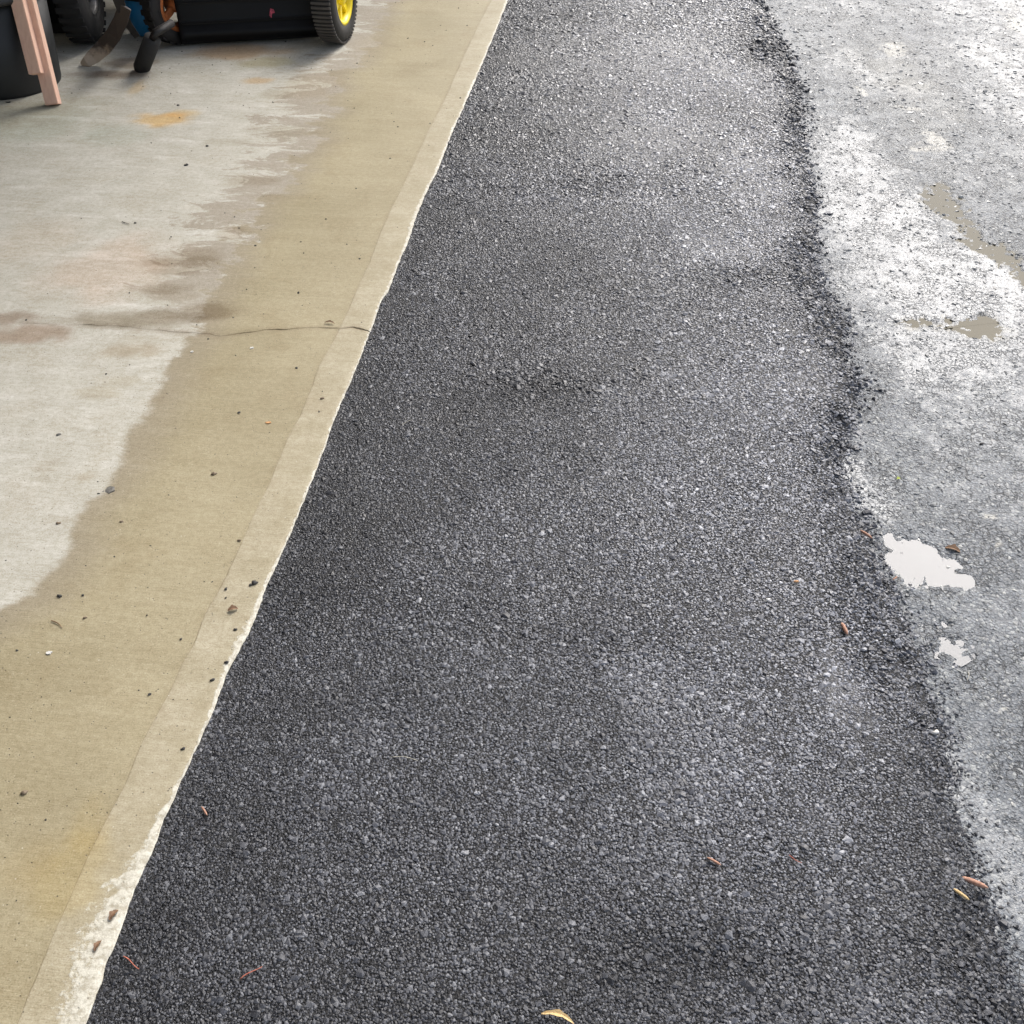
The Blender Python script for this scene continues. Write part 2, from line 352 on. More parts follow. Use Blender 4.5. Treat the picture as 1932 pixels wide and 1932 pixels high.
def mk_old():
    m = M('old_asphalt', spec=.5); p = m.pos()
    v = m.vor(p, 150); vc = m.vor(p, 150, out='Color'); v2 = m.vor(p, 380); n = m.noise(p, 750, 3, .65)
    big = m.noise(p, 1.7, 5, .6)
    col = m.mix(m.ramp(v, .15, .55), (.200, .218, .236), (.110, .120, .132))
    sep = m.n('ShaderNodeSeparateColor'); m.set(sep.inputs[0], vc)
    col = m.mix(m.ramp(sep.outputs[0], .74, .97, 0, .7), col, (.34, .35, .34))
    col = m.mix(m.ramp(n, .56, .72, 0, .5), col, (.20, .20, .195))
    cv = m.n('ShaderNodeTexVoronoi', feature='DISTANCE_TO_EDGE'); cv.inputs['Scale'].default_value = 70
    wv = m.n('ShaderNodeVectorMath', operation='ADD'); m.set(wv.inputs[0], p)
    nn = m.n('ShaderNodeTexNoise'); m.set(nn.inputs['Vector'], p); nn.inputs['Scale'].default_value = 60; nn.inputs['Detail'].default_value = 3
    sc_ = m.n('ShaderNodeVectorMath', operation='SCALE'); m.set(sc_.inputs[0], nn.outputs['Color']); sc_.inputs['Scale'].default_value = .026
    m.set(wv.inputs[1], sc_.outputs[0]); m.set(cv.inputs['Vector'], wv.outputs[0])
    crev = m.math('MULTIPLY', m.ramp(cv.outputs['Distance'], .02, .11, 1, 0), m.ramp(m.noise(p, 13, 5, .7), .42, .60))
    hole = m.math('MULTIPLY', m.ramp(m.vor(p, 105), .10, .26, 1, 0), m.ramp(m.noise(p, 33, 4, .7), .46, .56))
    pitm = m.math('MAXIMUM', crev, hole)
    col = m.mix(m.math('MULTIPLY', pitm, .8), col, (.016, .016, .018))
    film = m.math('ADD', m.attr('film'), m.ramp(m.noise(m.mapping(p, (5, 1.6, 1), TH), 1.0, 5, .65),    .40, .72, 0, .55))
    brown = m.attr('brown')
    col = m.mix(m.math('MULTIPLY', brown, .7), col, (.20, .185, .14))
    col = m.mix(m.math('MULTIPLY', m.attr('lime'), .6), col, (.50, .48, .42))
    fl = m.math('ADD', film, m.math('MULTIPLY', m.math('SUBTRACT', m.noise(p, 30, 6, .75), .5), 2.2))
    wetm = m.math('MULTIPLY', m.ramp(fl, .25, 1.05), m.math('SUBTRACT', 1.0, pitm))
    rough = m.math('SUBTRACT', m.ramp(big, .3, .7, .54, .42), m.math('MULTIPLY', wetm, .10))
    h = m.math('ADD', m.math('MULTIPLY', v, -1.0), m.math('ADD', m.math('MULTIPLY', pitm, -1.3), m.math('ADD', m.math('MULTIPLY', v2, -.6), m.math('MULTIPLY', n, .35))))
    b = m.n('ShaderNodeBump'); m.set(b.inputs['Height'], h); b.inputs['Distance'].default_value = .0028
    m.set(b.inputs['Strength'], m.math('SUBTRACT', .80, m.math('MULTIPLY', wetm, .50)))
    m.b.inputs['Coat IOR'].default_value = 1.33
    m.set(m.b.inputs['Coat Weight'], m.math('MULTIPLY', wetm, .20)); m.b.inputs['Coat Roughness'].default_value = .33
    b2 = m.n('ShaderNodeBump'); m.set(b2.inputs['Height'], m.math('ADD', h, m.math('MULTIPLY', m.noise(p, 90, 4, .7), 2.0))); b2.inputs['Distance'].default_value = .0035; b2.inputs['Strength'].default_value = .55
    m.set(m.b.inputs['Coat Normal'], b2.outputs[0])
    return m.out(col, rough, b.outputs[0])
MAT['old'] = mk_old()

def simple(name, color, rough=.5, metallic=0.0, var=.15, scale=30, bump=.0, bscale=200, spec=.5):
    m = M(name, spec=spec, metallic=metallic); p = m.objc()
    n = m.noise(p, scale, 4, .6)
    c = m.mix(m.ramp(n, .35, .65), tuple(max(0, x * (1 - var)) for x in color), tuple(min(1, x * (1 + var)) for x in color))
    nb = m.bump(m.noise(p, bscale, 3, .6), .5, bump) if bump else None
    return m.out(c, m.ramp(n, .3, .7, rough * .85, min(1, rough * 1.15)), nb)

MAT['concrete_far'] = simple('dry_concrete', (.42, .41, .37), .8, var=.12, scale=2.5, bump=.0006)
# pieces of the slab: the crack and the joint are open gaps 1-3 mm wide
def kgap(a): return (.0006 + .0052 * vnoise(a * 23, a * 0, 3) ** 2.5) * sstep(kA[0] - .25, kA[0] + .5, a) + .00002
def jgap(l): return .0017 + .0026 * vnoise(l * 14, l * 0, 4) ** 2
fn_left = lambda l: l * 0 + (-3.4)
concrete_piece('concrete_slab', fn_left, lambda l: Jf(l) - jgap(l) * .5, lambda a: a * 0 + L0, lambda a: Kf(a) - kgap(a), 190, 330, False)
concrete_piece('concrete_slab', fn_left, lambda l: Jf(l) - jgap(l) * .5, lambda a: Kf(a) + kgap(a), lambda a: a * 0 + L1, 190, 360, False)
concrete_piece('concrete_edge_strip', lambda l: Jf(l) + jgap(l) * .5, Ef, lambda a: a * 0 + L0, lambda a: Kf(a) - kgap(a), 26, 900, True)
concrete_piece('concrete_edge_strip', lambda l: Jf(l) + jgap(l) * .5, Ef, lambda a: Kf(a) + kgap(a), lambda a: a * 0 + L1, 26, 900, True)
# dirt bed that shows dark in the joint and the crack
def slab_box(name, a0, a1, l0, l1, z0, z1, mat, parent=None, kind='structure'):
    bm = bmesh.new()
    vs_ = [bm.verts.new((*xy(a, l), z)) for z in (z0, z1) for a, l in ((a0, l0), (a1, l0), (a1, l1), (a0, l1))]
    for f in ((3,2,1,0),(4,5,6,7),(0,1,5,4),(1,2,6,5),(2,3,7,6),(3,0,4,7)): bm.faces.new([vs_[i] for i in f])
    o = bobj(name, bm, mat, parent)
    if kind: o['kind'] = kind
    return o
MAT['dirt'] = simple('packed_dirt', (.022, .017, .012), .9, var=.3, scale=90)
slab_box('joint_bed', -3.3, -.70, L0 + .02, L1 - .02, -.085, -.012, MAT['dirt'])

# ------------------------------------------------------------------ new asphalt surface
SHEEN_FINES = [(1590,1310,55,110,1.0),(1640,1380,40,60,.7),(1560,860,60,70,.6),(1480,720,110,90,.5),(1200,120,230,60,.7),(1240,260,170,60,.6),(1420,330,90,80,.7),
         (1350,470,120,60,.6),(1530,1560,70,40,.5),(1790,1760,50,40,.8),(1700,1160,45,40,.6),(1250,700,200,90,.35),(1150,1000,220,160,.3),(1400,1180,160,120,.4),(1400,1420,150,120,.35)]
COARSE = [(1320,1800,240,80,1.0),(1000,735,120,40,.7),(1420,525,110,24,.9),(1440,90,60,40,.9),(1130,350,70,20,.6),(760,1330,120,50,.4),(1560,1740,90,50,.5),(1130,1210,120,30,.5),(560,1100,120,60,.3)]
def blobs(tab, X, Y):
    r = np.zeros_like(X)
    for u, v, ru, rv, wt in tab:
        cx, cy = P(u, v); rx = abs(P(u + ru, v)[0] - cx); ry = abs(P(u, v - rv)[1] - cy)
        r = np.maximum(r, wt * np.exp(-((X - cx) / rx) ** 2 - ((Y - cy) / ry) ** 2))
    return r
def sheen_fines(X, Y, a, l):
    f = blobs(SHEEN_FINES, X, Y) + .34 * sstep(1.7, 4.2, l) + .30 * fbm(X, Y, 5, 4, 91) - .75 * sstep(-.14, -.03, a - Rf(l) + .04 * fbm(X, Y, 5, 3, 92)) - .15 * sstep(.25, .0, a - Ef(l))  # rises with distance, so grazing sheen goes into the colour of the far end
    return np.clip(f - .5 * blobs(COARSE, X, Y), 0, 1)
def new_h(a, l):
    e = Ef(l); r = Rf(l)
    X, Y = xy(a, l)
    h = -.0065 + .0055 * sstep(.0, .10, a - e) + .008 * sstep(.1, .5, a - e)
    h = h + .0045 * fbm(X, Y, 1.6, 3, 61) + .0022 * fbm(X, Y, 9, 3, 62)
    rr = r + .022 * fbm(X, Y, 9, 3, 63) + .018 * fbm(X, Y, 30, 3, 64)
    h = h + .002 * np.exp(-((a - rr + .10) / .05) ** 2)
    h = h - .052 * sstep(-.09, .035, a - rr)
    return h
def lines(l0, l1, d0, d1):                 # spacing grows from d0 to d1
    out = [l0]
    while out[-1] < l1:
        x = out[-1]; out.append(x + d0 + (d1 - d0) * min(1, max(0, (x - .8) / 5)))
    return np.array(out)
ls = np.concatenate([np.arange(L0, .4, .03), lines(.4, L1, .005, .016)])
sg = np.linspace(0, 1, 210)
Lg = ls[:, None] + sg[None] * 0
Ag = (Ef(ls)[:, None] - .004) * (1 - sg) + (Rf(ls)[:, None] + .12) * sg
Zg = new_h(Ag, Lg); Xg, Yg = xy(Ag, Lg)
Fg = sheen_fines(Xg, Yg, Ag, Lg)
Zg = Zg + .0012 * fbm(Xg, Yg, 120, 2, 66) + .0005 * Fg
tag(grid_mesh('new_asphalt', Xg, Yg, Zg, MAT['binder'], dict(sheen_fines=Fg)), None, None, None, 'structure')

# ------------------------------------------------------------------ old asphalt, pools and cracks
ZO = -.028
def poly(pts, z=ZO): return [P(u, v, z) for u, v in pts]
POOLS = dict(
 white=poly([(1650,1012),(1700,1008),(1745,1022),(1790,1050),(1812,1075),(1850,1105),(1828,1114),(1770,1108),(1710,1105),(1690,1090),(1672,1062),(1668,1030)]),
 small=poly([(1772,1215),(1800,1203),(1822,1212),(1842,1222),(1836,1240),(1815,1252),(1795,1240),(1768,1238)]),
 olive=poly([(1742,372),(1762,345),(1795,352),(1812,385),(1832,420),(1860,450),(1905,470),(1932,500),(1965,540),(1940,552),(1900,505),(1850,478),(1812,455),(1800,420),(1765,400)]),
 seam=poly([(1690,612),(1720,600),(1775,605),(1812,602),(1870,596),(1880,606),(1820,612),(1770,618),(1735,622)]),
 brown=poly([(1802,620),(1820,604),(1852,598),(1885,612),(1902,628),(1888,642),(1850,638),(1822,634)]),
 edge=poly([(1690,1135),(1760,1150),(1790,1185),(1775,1205),(1730,1190),(1700,1165)]),
)
FILM = [ (poly([(1540,250),(1640,250),(1700,330),(1790,430),(1932,520),(2100,600),(2100,720),(1900,690),(1700,700),(1640,640),(1590,560),(1560,520),(1548,400)]), 1.0, .16),
         (poly([(1625,905),(1660,900),(1700,960),(1690,1005),(1650,1010),(1630,960)]), .95, .03),
         (poly([(1800,1480),(1932,1440),(2000,1900),(1900,1900),(1880,1780),(1850,1640)]), .8, .05),
         (poly([(1560,90),(1700,100),(1690,160),(1550,150)]), .45, .16), (poly([(1640,640),(2100,640),(2100,1150),(1900,960),(1760,880),(1680,740)]), .62, .14),
         (poly([(1750,0),(2100,-60),(2100,400),(1900,330),(1850,200)]), .5, .2)]
LIME = [(1830,945,16,14),(1865,1045,9,8),(1735,280,30,10),(1710,200,26,7),(1760,270,18,22),(1920,60,20,30),(1700,1235,6,5),(1940,1400,9,6),(1690,90,30,12),(1620,175,16,5)]
def old_fields(X, Y):
    a, l = al(X, Y)
    z = ZO + .0030 * fbm(X, Y, 1.1, 3, 71) * sstep(3.0, 4.2, l) + .0016 * fbm(X, Y, 14, 4, 72) + .0012 * fbm(X, Y, 95, 3, 73)
    film = np.zeros_like(X); brown = np.zeros_like(X); lime = np.zeros_like(X)
    wx = X + .10 * fbm(X, Y, 4, 6, 76); wy = Y + .22 * fbm(X, Y, 4, 6, 77)
    for pl, wt, soft in FILM: film = np.maximum(film, wt * sstep(-soft, soft, inpoly(wx, wy, pl)))
    jx = X + .020 * fbm(X, Y, 26, 5, 74, .62); jy = Y + .034 * fbm(X, Y, 26, 5, 75, .62)
    for k, pl in POOLS.items():
        d = inpoly(jx, jy, pl)
        dj = fbm(X, Y, 55, 3, 88)
        d = d + (.070 * dj if k == 'olive' else .040 * dj)
        dep = dict(white=.0042, small=.0036, olive=.0036, seam=.004, brown=.0045, edge=.0028)[k]
        z = z - dep * sstep(-.012, .022, d) - .0015 * sstep(-.03, .0, d)
        if k in ('olive', 'brown', 'seam'): brown = np.maximum(brown, sstep(-.02, .02, d))
    for u, v, ru, rv in LIME:
        cx, cy = P(u, v, ZO); rx = abs(P(u + ru, v, ZO)[0] - cx); ry = abs(P(u, v - rv, ZO)[1] - cy)
        q = np.exp(-(((wx - cx) / rx) ** 2 + ((wy - cy) / ry) ** 2)) + .5 * fbm(X, Y, 60, 3, 78)
        lime = np.maximum(lime, sstep(.35, .8, q))
    # shallow seam across the old surface and the lighter dusty band beyond it
    sx = P(1750, 606, ZO)[1] + .012 * fbm(X, Y * 0, 7, 4, 79)
    z = z - .0030 * np.exp(-((Y - sx) / .006) ** 2) * sstep(.75, .95, X)
    bx = P(1720, 160, ZO); brown = np.maximum(brown, .45 * np.exp(-((X - bx[0]) / .22) ** 2 - ((Y - bx[1]) / .8) ** 2) * (.6 + fbm(X, Y, 6, 3, 80)))
    return z, film, np.clip(brown, 0, 1), np.clip(lime, 0, 1)
lo = np.concatenate([np.arange(L0, .4, .04), lines(.4, L1, .0055, .014)])
nso = 300
so_ = np.linspace(0, 1, nso) ** 1.15
Lo = lo[:, None] + so_[None] * 0
Ao = (Rf(lo)[:, None] - .22) * (1 - so_) + (1.35 + .16 * np.clip(lo, 0, 9))[:, None] * so_
Xo, Yo = xy(Ao, Lo)
Zo, fo, bo, mo = old_fields(Xo, Yo)
tag(grid_mesh('old_driveway', Xo, Yo, Zo, MAT['old'], dict(film=fo, brown=bo, lime=mo)), None, None, None, 'structure')
# the rest of the drive, coarser
def coarse(name, a0, a1, l0, l1, z, mat, n=40):
    A_, L_ = np.meshgrid(np.linspace(a0, a1, n), np.linspace(l0, l1, n)); X, Y = xy(A_, L_)
    o = grid_mesh(name, X, Y, z + .004 * fbm(X, Y, .7, 2, 90), mat); return tag(o, kind='structure')
coarse('driveway', -3.2, 9, -6, 26, -.052, MAT['old'])

def mk_water():
    m = M('puddle_water', rough=.03, color=(.21, .222, .245), spec=.19); m.b.inputs['IOR'].default_value = 1.33
    m.b.inputs['Transmission Weight'].default_value = .55
    p = m.pos(); return m.out(None, None, m.bump(m.noise(p, 9, 3, .6), .25, .002))
MAT['water'] = mk_water()
def mk_water2():
    m = M('muddy_water', rough=.04, color=(.080, .070, .034), spec=.16); m.b.inputs['IOR'].default_value = 1.33
    m.b.inputs['Transmission Weight'].default_value = .3
    return m.m
MAT['mud'] = mk_water2()
PZ = ZO - .0032
def hull2(p):
    p = sorted(p); h = []
    for seq in (p, p[::-1]):
        s0 = len(h)
        for q in seq:
            while len(h) - s0 >= 2 and (h[-1][0] - h[-2][0]) * (q[1] - h[-2][1]) - (h[-1][1] - h[-2][1]) * (q[0] - h[-2][0]) <= 0: h.pop()
            h.append(q)
        h.pop()
    return h
for k, pl in POOLS.items():
    cx = sum(q[0] for q in pl) / len(pl); cy = sum(q[1] for q in pl) / len(pl)
    bm = bmesh.new()
    zz = PZ - .0002 * list(POOLS).index(k)
    vv = [bm.verts.new((cx + (x - cx) * 1.12, cy + (y - cy) * 1.15, zz)) for x, y in hull2(pl)]
    f = bm.faces.new(vv); f.normal_update()
    if f.normal.z < 0: f.normal_flip()
    me = bpy.data.meshes.new('puddle'); bm.to_mesh(me); bm.free()
    o = link('puddle', me, MAT['mud' if k in ('olive', 'brown', 'seam') else 'water']); o['kind'] = 'structure'

MAT['grass'] = simple('rough_grass', (.06, .09, .03), .9, var=.4, scale=3, bump=.02, bscale=40)
bm = bmesh.new(); bmesh.ops.create_grid(bm, x_segments=2, y_segments=2, size=400)
o = bobj('ground', bm, MAT['grass']); o.location = (0, 0, -.11); o['kind'] = 'structure'

# ------------------------------------------------------------------ aggregate (stuff): instanced angular stones
def stone_group(name, mat, nvar=8, seed=0, amp=.32, zs=.75):
    g = bpy.data.node_groups.new(name, 'GeometryNodeTree')
    g.interface.new_socket('Geometry', in_out='INPUT', socket_type='NodeSocketGeometry')
    g.interface.new_socket('Geometry', in_out='OUTPUT', socket_type='NodeSocketGeometry')
    N = g.nodes; L = g.links
    gi = N.new('NodeGroupInput'); go = N.new('NodeGroupOutput')
    join = N.new('GeometryNodeJoinGeometry')
    for k in range(nvar):
        ico = N.new('GeometryNodeMeshIcoSphere'); ico.inputs['Radius'].default_value = .5; ico.inputs['Subdivisions'].default_value = 1
        rv = N.new('FunctionNodeRandomValue'); rv.data_type = 'FLOAT_VECTOR'
        rv.inputs[0].default_value = (-amp, -amp, -amp * .6); rv.inputs[1].default_value = (amp, amp, amp * .6); rv.inputs['Seed'].default_value = seed * 50 + k
        sp = N.new('GeometryNodeSetPosition'); L.new(ico.outputs[0], sp.inputs[0]); L.new(rv.outputs[0], sp.inputs['Offset'])
        tr = N.new('GeometryNodeTransform'); tr.inputs['Scale'].default_value = (1.0 + .12 * (k % 3), .78 + .09 * (k % 4), zs); L.new(sp.outputs[0], tr.inputs[0])
        sm = N.new('GeometryNodeSetMaterial'); sm.inputs['Material'].default_value = mat; L.new(tr.outputs[0], sm.inputs[0])
        ti = N.new('GeometryNodeGeometryToInstance'); L.new(sm.outputs[0], ti.inputs[0]); L.new(ti.outputs[0], join.inputs[0])
    ip = N.new('GeometryNodeInstanceOnPoints'); ip.inputs['Pick Instance'].default_value = True
    L.new(gi.outputs[0], ip.inputs['Points']); L.new(join.outputs[0], ip.inputs['Instance'])
    ra = N.new('GeometryNodeInputNamedAttribute'); ra.data_type = 'FLOAT_VECTOR'; ra.inputs[0].default_value = 'rot'
    e2r = N.new('FunctionNodeEulerToRotation'); L.new(ra.outputs[0], e2r.inputs[0]); L.new(e2r.outputs[0], ip.inputs['Rotation'])
    sa = N.new('GeometryNodeInputNamedAttribute'); sa.data_type = 'FLOAT_VECTOR'; sa.inputs[0].default_value = 'scl'; L.new(sa.outputs[0], ip.inputs['Scale'])
    L.new(ip.outputs[0], go.inputs[0])
    return g
def scatter(name, X, Y, Z, S, tilt, wet, group, rng, mat, tone=None):
    n = len(X)
    me = bpy.data.meshes.new(name); me.vertices.add(n)
    me.vertices.foreach_set('co', np.stack([X, Y, Z], -1).astype(np.float32).ravel())
    if tone is not None:
        at = me.attributes.new('tone', 'FLOAT', 'POINT'); at.data.foreach_set('value', tone.astype(np.float32))
    rot = np.stack([rng.normal(0, 1, n) * tilt, rng.normal(0, 1, n) * tilt, rng.uniform(0, 6.28, n)], -1)
    scl = S[:, None] * rng.uniform(.85, 1.15, (n, 3))
    for nm, v in (('rot', rot), ('scl', scl)):
        at = me.attributes.new(nm, 'FLOAT_VECTOR', 'POINT'); at.data.foreach_set('vector', v.astype(np.float32).ravel())
    at = me.attributes.new('wet', 'FLOAT', 'POINT'); at.data.foreach_set('value', wet.astype(np.float32))
    o = link(name, me, mat); md = o.modifiers.new('stones', 'NODES'); md.node_group = group
    return o
rng = np.random.default_rng(5)
def jitter_band(a0, a1, l0, l1, sp):
    A_, L_ = np.meshgrid(np.arange(a0, a1, sp), np.arange(l0, l1, sp * .9))
    A_ = A_ + (np.arange(A_.shape[0]) % 2)[:, None] * sp * .5
    return (A_ + rng.uniform(-.42, .42, A_.shape) * sp).ravel(), (L_ + rng.uniform(-.42, .42, A_.shape) * sp).ravel()
BANDS = [(-.35, .42, .0085), (.42, 1.25, .0046), (1.25, 2.1, .0054), (2.1, 3.2, .0066), (3.2, 4.6, .0084), (4.6, 6.6, .011), (6.6, 8.1, .018)]
AA, LL, SS = [], [], []
for l0, l1, sp in BANDS:
    a, l = jitter_band(-.72, .80, l0, l1, sp)
    n = len(a); s = sp * (.85 + .45 * rng.random(n)) * np.where(rng.random(n) < .12, 1.1 + 1.1 * rng.random(n), 1.0)
    AA.append(a); LL.append(l); SS.append(s)
A_ = np.concatenate(AA); L_ = np.concatenate(LL); S_ = np.concatenate(SS)
X_, Y_ = xy(A_, L_)
rag = Rf(L_) + .022 * fbm(X_, Y_, 9, 3, 63) + .018 * fbm(X_, Y_, 30, 3, 64)
right = A_ - rag
dl_ = A_ - Ef(L_)
keep = (dl_ > S_ * .30 - .0045 * sstep(-.1, .5, fbm(X_, Y_, 38, 4, 95))) & (rng.random(len(A_)) < np.where(right < 0, 1, np.exp(-np.clip(right, 0, 1) / .013) * .7))
lip = sstep(-.16, -.03, right + .09 * fbm(X_, Y_, 5, 4, 68))                  # segregated coarse margin on the right
clod = np.maximum(sstep(.3, .65, fbm(X_, Y_, 5, 3, 69)) * .35, blobs(COARSE, X_, Y_))
F_ = sheen_fines(X_, Y_, A_, L_)
coarse_ = np.clip(lip * .85 + clod * .6, 0, 1)
keep &= rng.random(len(A_)) < 1 - .30 * coarse_
S_ = S_ * (1 + .55 * coarse_ * rng.random(len(A_))) * (1 + .22 * sstep(.2, .6, fbm(X_, Y_, 3.3, 3, 93)) - .12 * sstep(.1, .5, fbm(X_, Y_, 2.9, 3, 94)))
Zs = np.maximum(new_h(A_, L_), np.where(right > -.02, old_fields(X_, Y_)[0], -1)) + S_ * (-.10 + .12 * rng.random(len(A_))) + S_ * .22 * coarse_ * (rng.random(len(A_)) - .2) + .0004 * F_ - .03 * F_ * S_
wetn = np.clip(.20 + .6 * fbm(X_, Y_, 3.1, 5, 67) + .35 * sstep(.3, 1.1, dl_) + .3 * sstep(2, 4.5, L_) + .8 * F_ + .25 * (rng.random(len(A_)) - .5) - .5 * coarse_, 0, 1)
tilt = .03 + .12 * rng.random(len(A_)) * (1 - .6 * wetn) + .42 * coarse_
tone = np.clip(.86 + .42 * F_ + .40 * fbm(X_, Y_, 1.9, 4, 96) + .22 * fbm(X_, Y_, 8, 4, 97) - .26 * sstep(.55, .0, dl_) + .42 * sstep(.45, 1.05, dl_) * sstep(.6, 1.3, L_) - .27 * coarse_ - .25 * blobs(COARSE, X_, Y_), .42, 1.8)  # patchy bitumen tone, plus left-dark, right-bright sky glare painted into the stone colour
g_new = stone_group('angular_stones', MAT['stone_new'], 10, 1, .17, .50)
k = keep
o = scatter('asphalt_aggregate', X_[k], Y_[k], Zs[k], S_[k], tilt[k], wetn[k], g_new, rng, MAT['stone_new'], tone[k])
tag(o, 'coarse black bitumen coated stone chips forming the new asphalt strip beside the concrete', 'asphalt stones', None, 'stuff')
print('new stones', int(k.sum()))
# worn stones standing out of the old surface
AA, LL, SS = [], [], []
for l0, l1, sp in [(.42, 1.4, .0115), (1.4, 2.6, .0135), (2.6, 4.2, .018), (4.2, 7.6, .025)]:
    a, l = jitter_band(.45, 1.25 + .16 * l1, l0, l1, sp)
    AA.append(a); LL.append(l); SS.append(sp * (.45 + .5 * rng.random(len(a)) ** 1.6))
A_ = np.concatenate(AA); L_ = np.concatenate(LL); S_ = np.concatenate(SS); X_, Y_ = xy(A_, L_)
zo_, f_, b_, m_ = old_fields(X_, Y_)
den = .50 + .3 * fbm(X_, Y_, 3, 3, 85)
k = (A_ > Rf(L_) - .05) & (rng.random(len(A_)) < den) & (A_ < 1.3 + .16 * L_)
for pl in (POOLS['white'],): k &= (inpoly(X_, Y_, pl) < .0) | (rng.random(len(A_)) < .14)
for pl in (POOLS['brown'],): k &= (inpoly(X_, Y_, pl) < .0) | (rng.random(len(A_)) < .15)
g_old = stone_group('worn_stones', MAT['stone_old'], 8, 2, .28, .6)
o = scatter('worn_aggregate', X_[k], Y_[k], (zo_ - S_ * .16)[k], S_[k], np.full(k.sum(), .14), f_[k], g_old, rng, MAT['stone_old'])
tag(o, 'worn pale stones standing out of the wet old driveway surface', 'road stones', None, 'stuff')
print('old stones', int(k.sum()))
#OBJECTS
# ------------------------------------------------------------------ garage over the slab
MAT['plaster'] = simple('painted_wall', (.50, .49, .46), .85, var=.05, scale=2, bump=.0005)
MAT['siding'] = simple('grey_siding', (.42, .43, .42), .7, var=.06, scale=3)
MAT['ceiling'] = simple('ceiling_board', (.45, .43, .39), .85, var=.05, scale=2)
MAT['roof'] = simple('roof_shingle', (.08, .08, .085), .85, var=.3, scale=20, bump=.002)
OPEN_A, GH = -1.10, 3.1
gar = empty('garage', (*xy(-4, 2.5), 0), 0, 'grey sided garage standing over the concrete slab, its wide door open to the drive', 'garage')
bpy.context.view_layer.update()
def gbox(name, a0, a1, l0, l1, z0, z1, mat):
    o = slab_box(name, a0, a1, l0, l1, z0, z1, mat, None, None); o.parent = gar; o.matrix_parent_inverse = gar.matrix_world.inverted(); return o
gbox('front_wall', OPEN_A - .15, OPEN_A, 7.3, 8.45, -.05, 3.5, MAT['siding'])
gbox('front_wall', OPEN_A - .15, OPEN_A, -3.2, -1.9, -.05, 3.5, MAT['siding'])
gbox('door_header', OPEN_A - .15, OPEN_A, -1.9, 7.3, GH, 3.5, MAT['siding'])
gbox('side_wall', -7.0, OPEN_A - .151, 8.3, 8.45, -.05, 3.5, MAT['plaster'])
gbox('side_wall', -7.0, OPEN_A - .151, -3.2, -3.05, -.05, 3.5, MAT['plaster'])
gbox('back_wall', -7.15, -7.001, -3.2, 8.45, -.05, 3.5, MAT['plaster'])
gbox('ceiling', -7.15, OPEN_A + .30, -3.4, 8.6, 3.502, 3.55, MAT['ceiling'])
def roof_mesh():
    bm = bmesh.new(); pts = [(-7.5, 3.552), (OPEN_A + .35, 3.552), (-4.1, 4.9)]
    f = [bm.verts.new((*xy(a, -3.5), z)) for a, z in pts]; b = [bm.verts.new((*xy(a, 8.7), z)) for a, z in pts]
    bm.faces.new(f); bm.faces.new(b[::-1])
    for i in range(3): bm.faces.new((f[i], b[i], b[(i + 1) % 3], f[(i + 1) % 3]))
    return bm
o = bobj('roof', roof_mesh(), MAT['roof']); o.parent = gar; o.matrix_parent_inverse = gar.matrix_world.inverted()
coarse('concrete_floor', -7.0, -3.402, -3.05, 8.3, -.004, MAT['concrete_far'])
def far_floor(a0, a1, l0, l1): coarse('concrete_floor', a0, a1, l0, l1, -.004, MAT['concrete_far'], 8)
far_floor(-3.398, -1.12, -3.05, L0 - .004)

# ------------------------------------------------------------------ mesh builders for the equipment
def lathe(prof, seg=40, axis='Z', close=False):
    bm = bmesh.new(); rings = []
    for r, z in prof:
        ring = []
        for k in range(seg):
            t = 2 * math.pi * k / seg
            p = (r * math.cos(t), r * math.sin(t), z) if axis == 'Z' else (z, r * math.cos(t), r * math.sin(t))
            ring.append(bm.verts.new(p))
        rings.append(ring)
    m = len(rings); rg = range(m) if close else range(m - 1)
    for i in rg:
        a, b = rings[i], rings[(i + 1) % m]
        for k in range(seg): bm.faces.new((a[k], a[(k + 1) % seg], b[(k + 1) % seg], b[k]))
    if not close:
        for rr in (rings[0], rings[-1]):
            if prof[0][0] > 0: 
                try: bm.faces.new(rr)
                except ValueError: pass
    return bm
def tube(bm, pts, r, seg=10, cap=True):
    pts = [Vector(p) for p in pts]; rings = []
    rr = r if isinstance(r, (list, tuple)) else [r] * len(pts)
    for i, p in enumerate(pts):
        t = (pts[min(i + 1, len(pts) - 1)] - pts[max(i - 1, 0)]).normalized()
        u = t.cross(Vector((0, 0, 1)));
        if u.length < 1e-3: u = t.cross(Vector((1, 0, 0)))
        u.normalize(); v = t.cross(u)
        rings.append([bm.verts.new(p + rr[i] * (u * math.cos(6.28318 * k / seg) + v * math.sin(6.28318 * k / seg))) for k in range(seg)])
    for a, b in zip(rings[:-1], rings[1:]):
        for k in range(seg): bm.faces.new((a[k], a[(k + 1) % seg], b[(k + 1) % seg], b[k]))
    if cap: bm.faces.new(rings[0]); bm.faces.new(rings[-1][::-1])
    return bm
def beam(bm, p0, p1, wx, wy, bev=.002):
    p0 = Vector(p0); p1 = Vector(p1); t = (p1 - p0).normalized(); u = Vector((0, 1, 0)).cross(t).normalized(); v = t.cross(u)
    r = []
    for p in (p0, p1): r.append([bm.verts.new(p + u * a * wx / 2 + v * b * wy / 2) for a, b in ((-1, -1), (1, -1), (1, 1), (-1, 1))])
    bm.faces.new(r[0]); bm.faces.new(r[1][::-1])
    for k in range(4): bm.faces.new((r[0][k], r[0][(k + 1) % 4], r[1][(k + 1) % 4], r[1][k]))
    if bev: bmesh.ops.bevel(bm, geom=bm.edges[:], offset=bev, segments=2, affect='EDGES')
    return bm
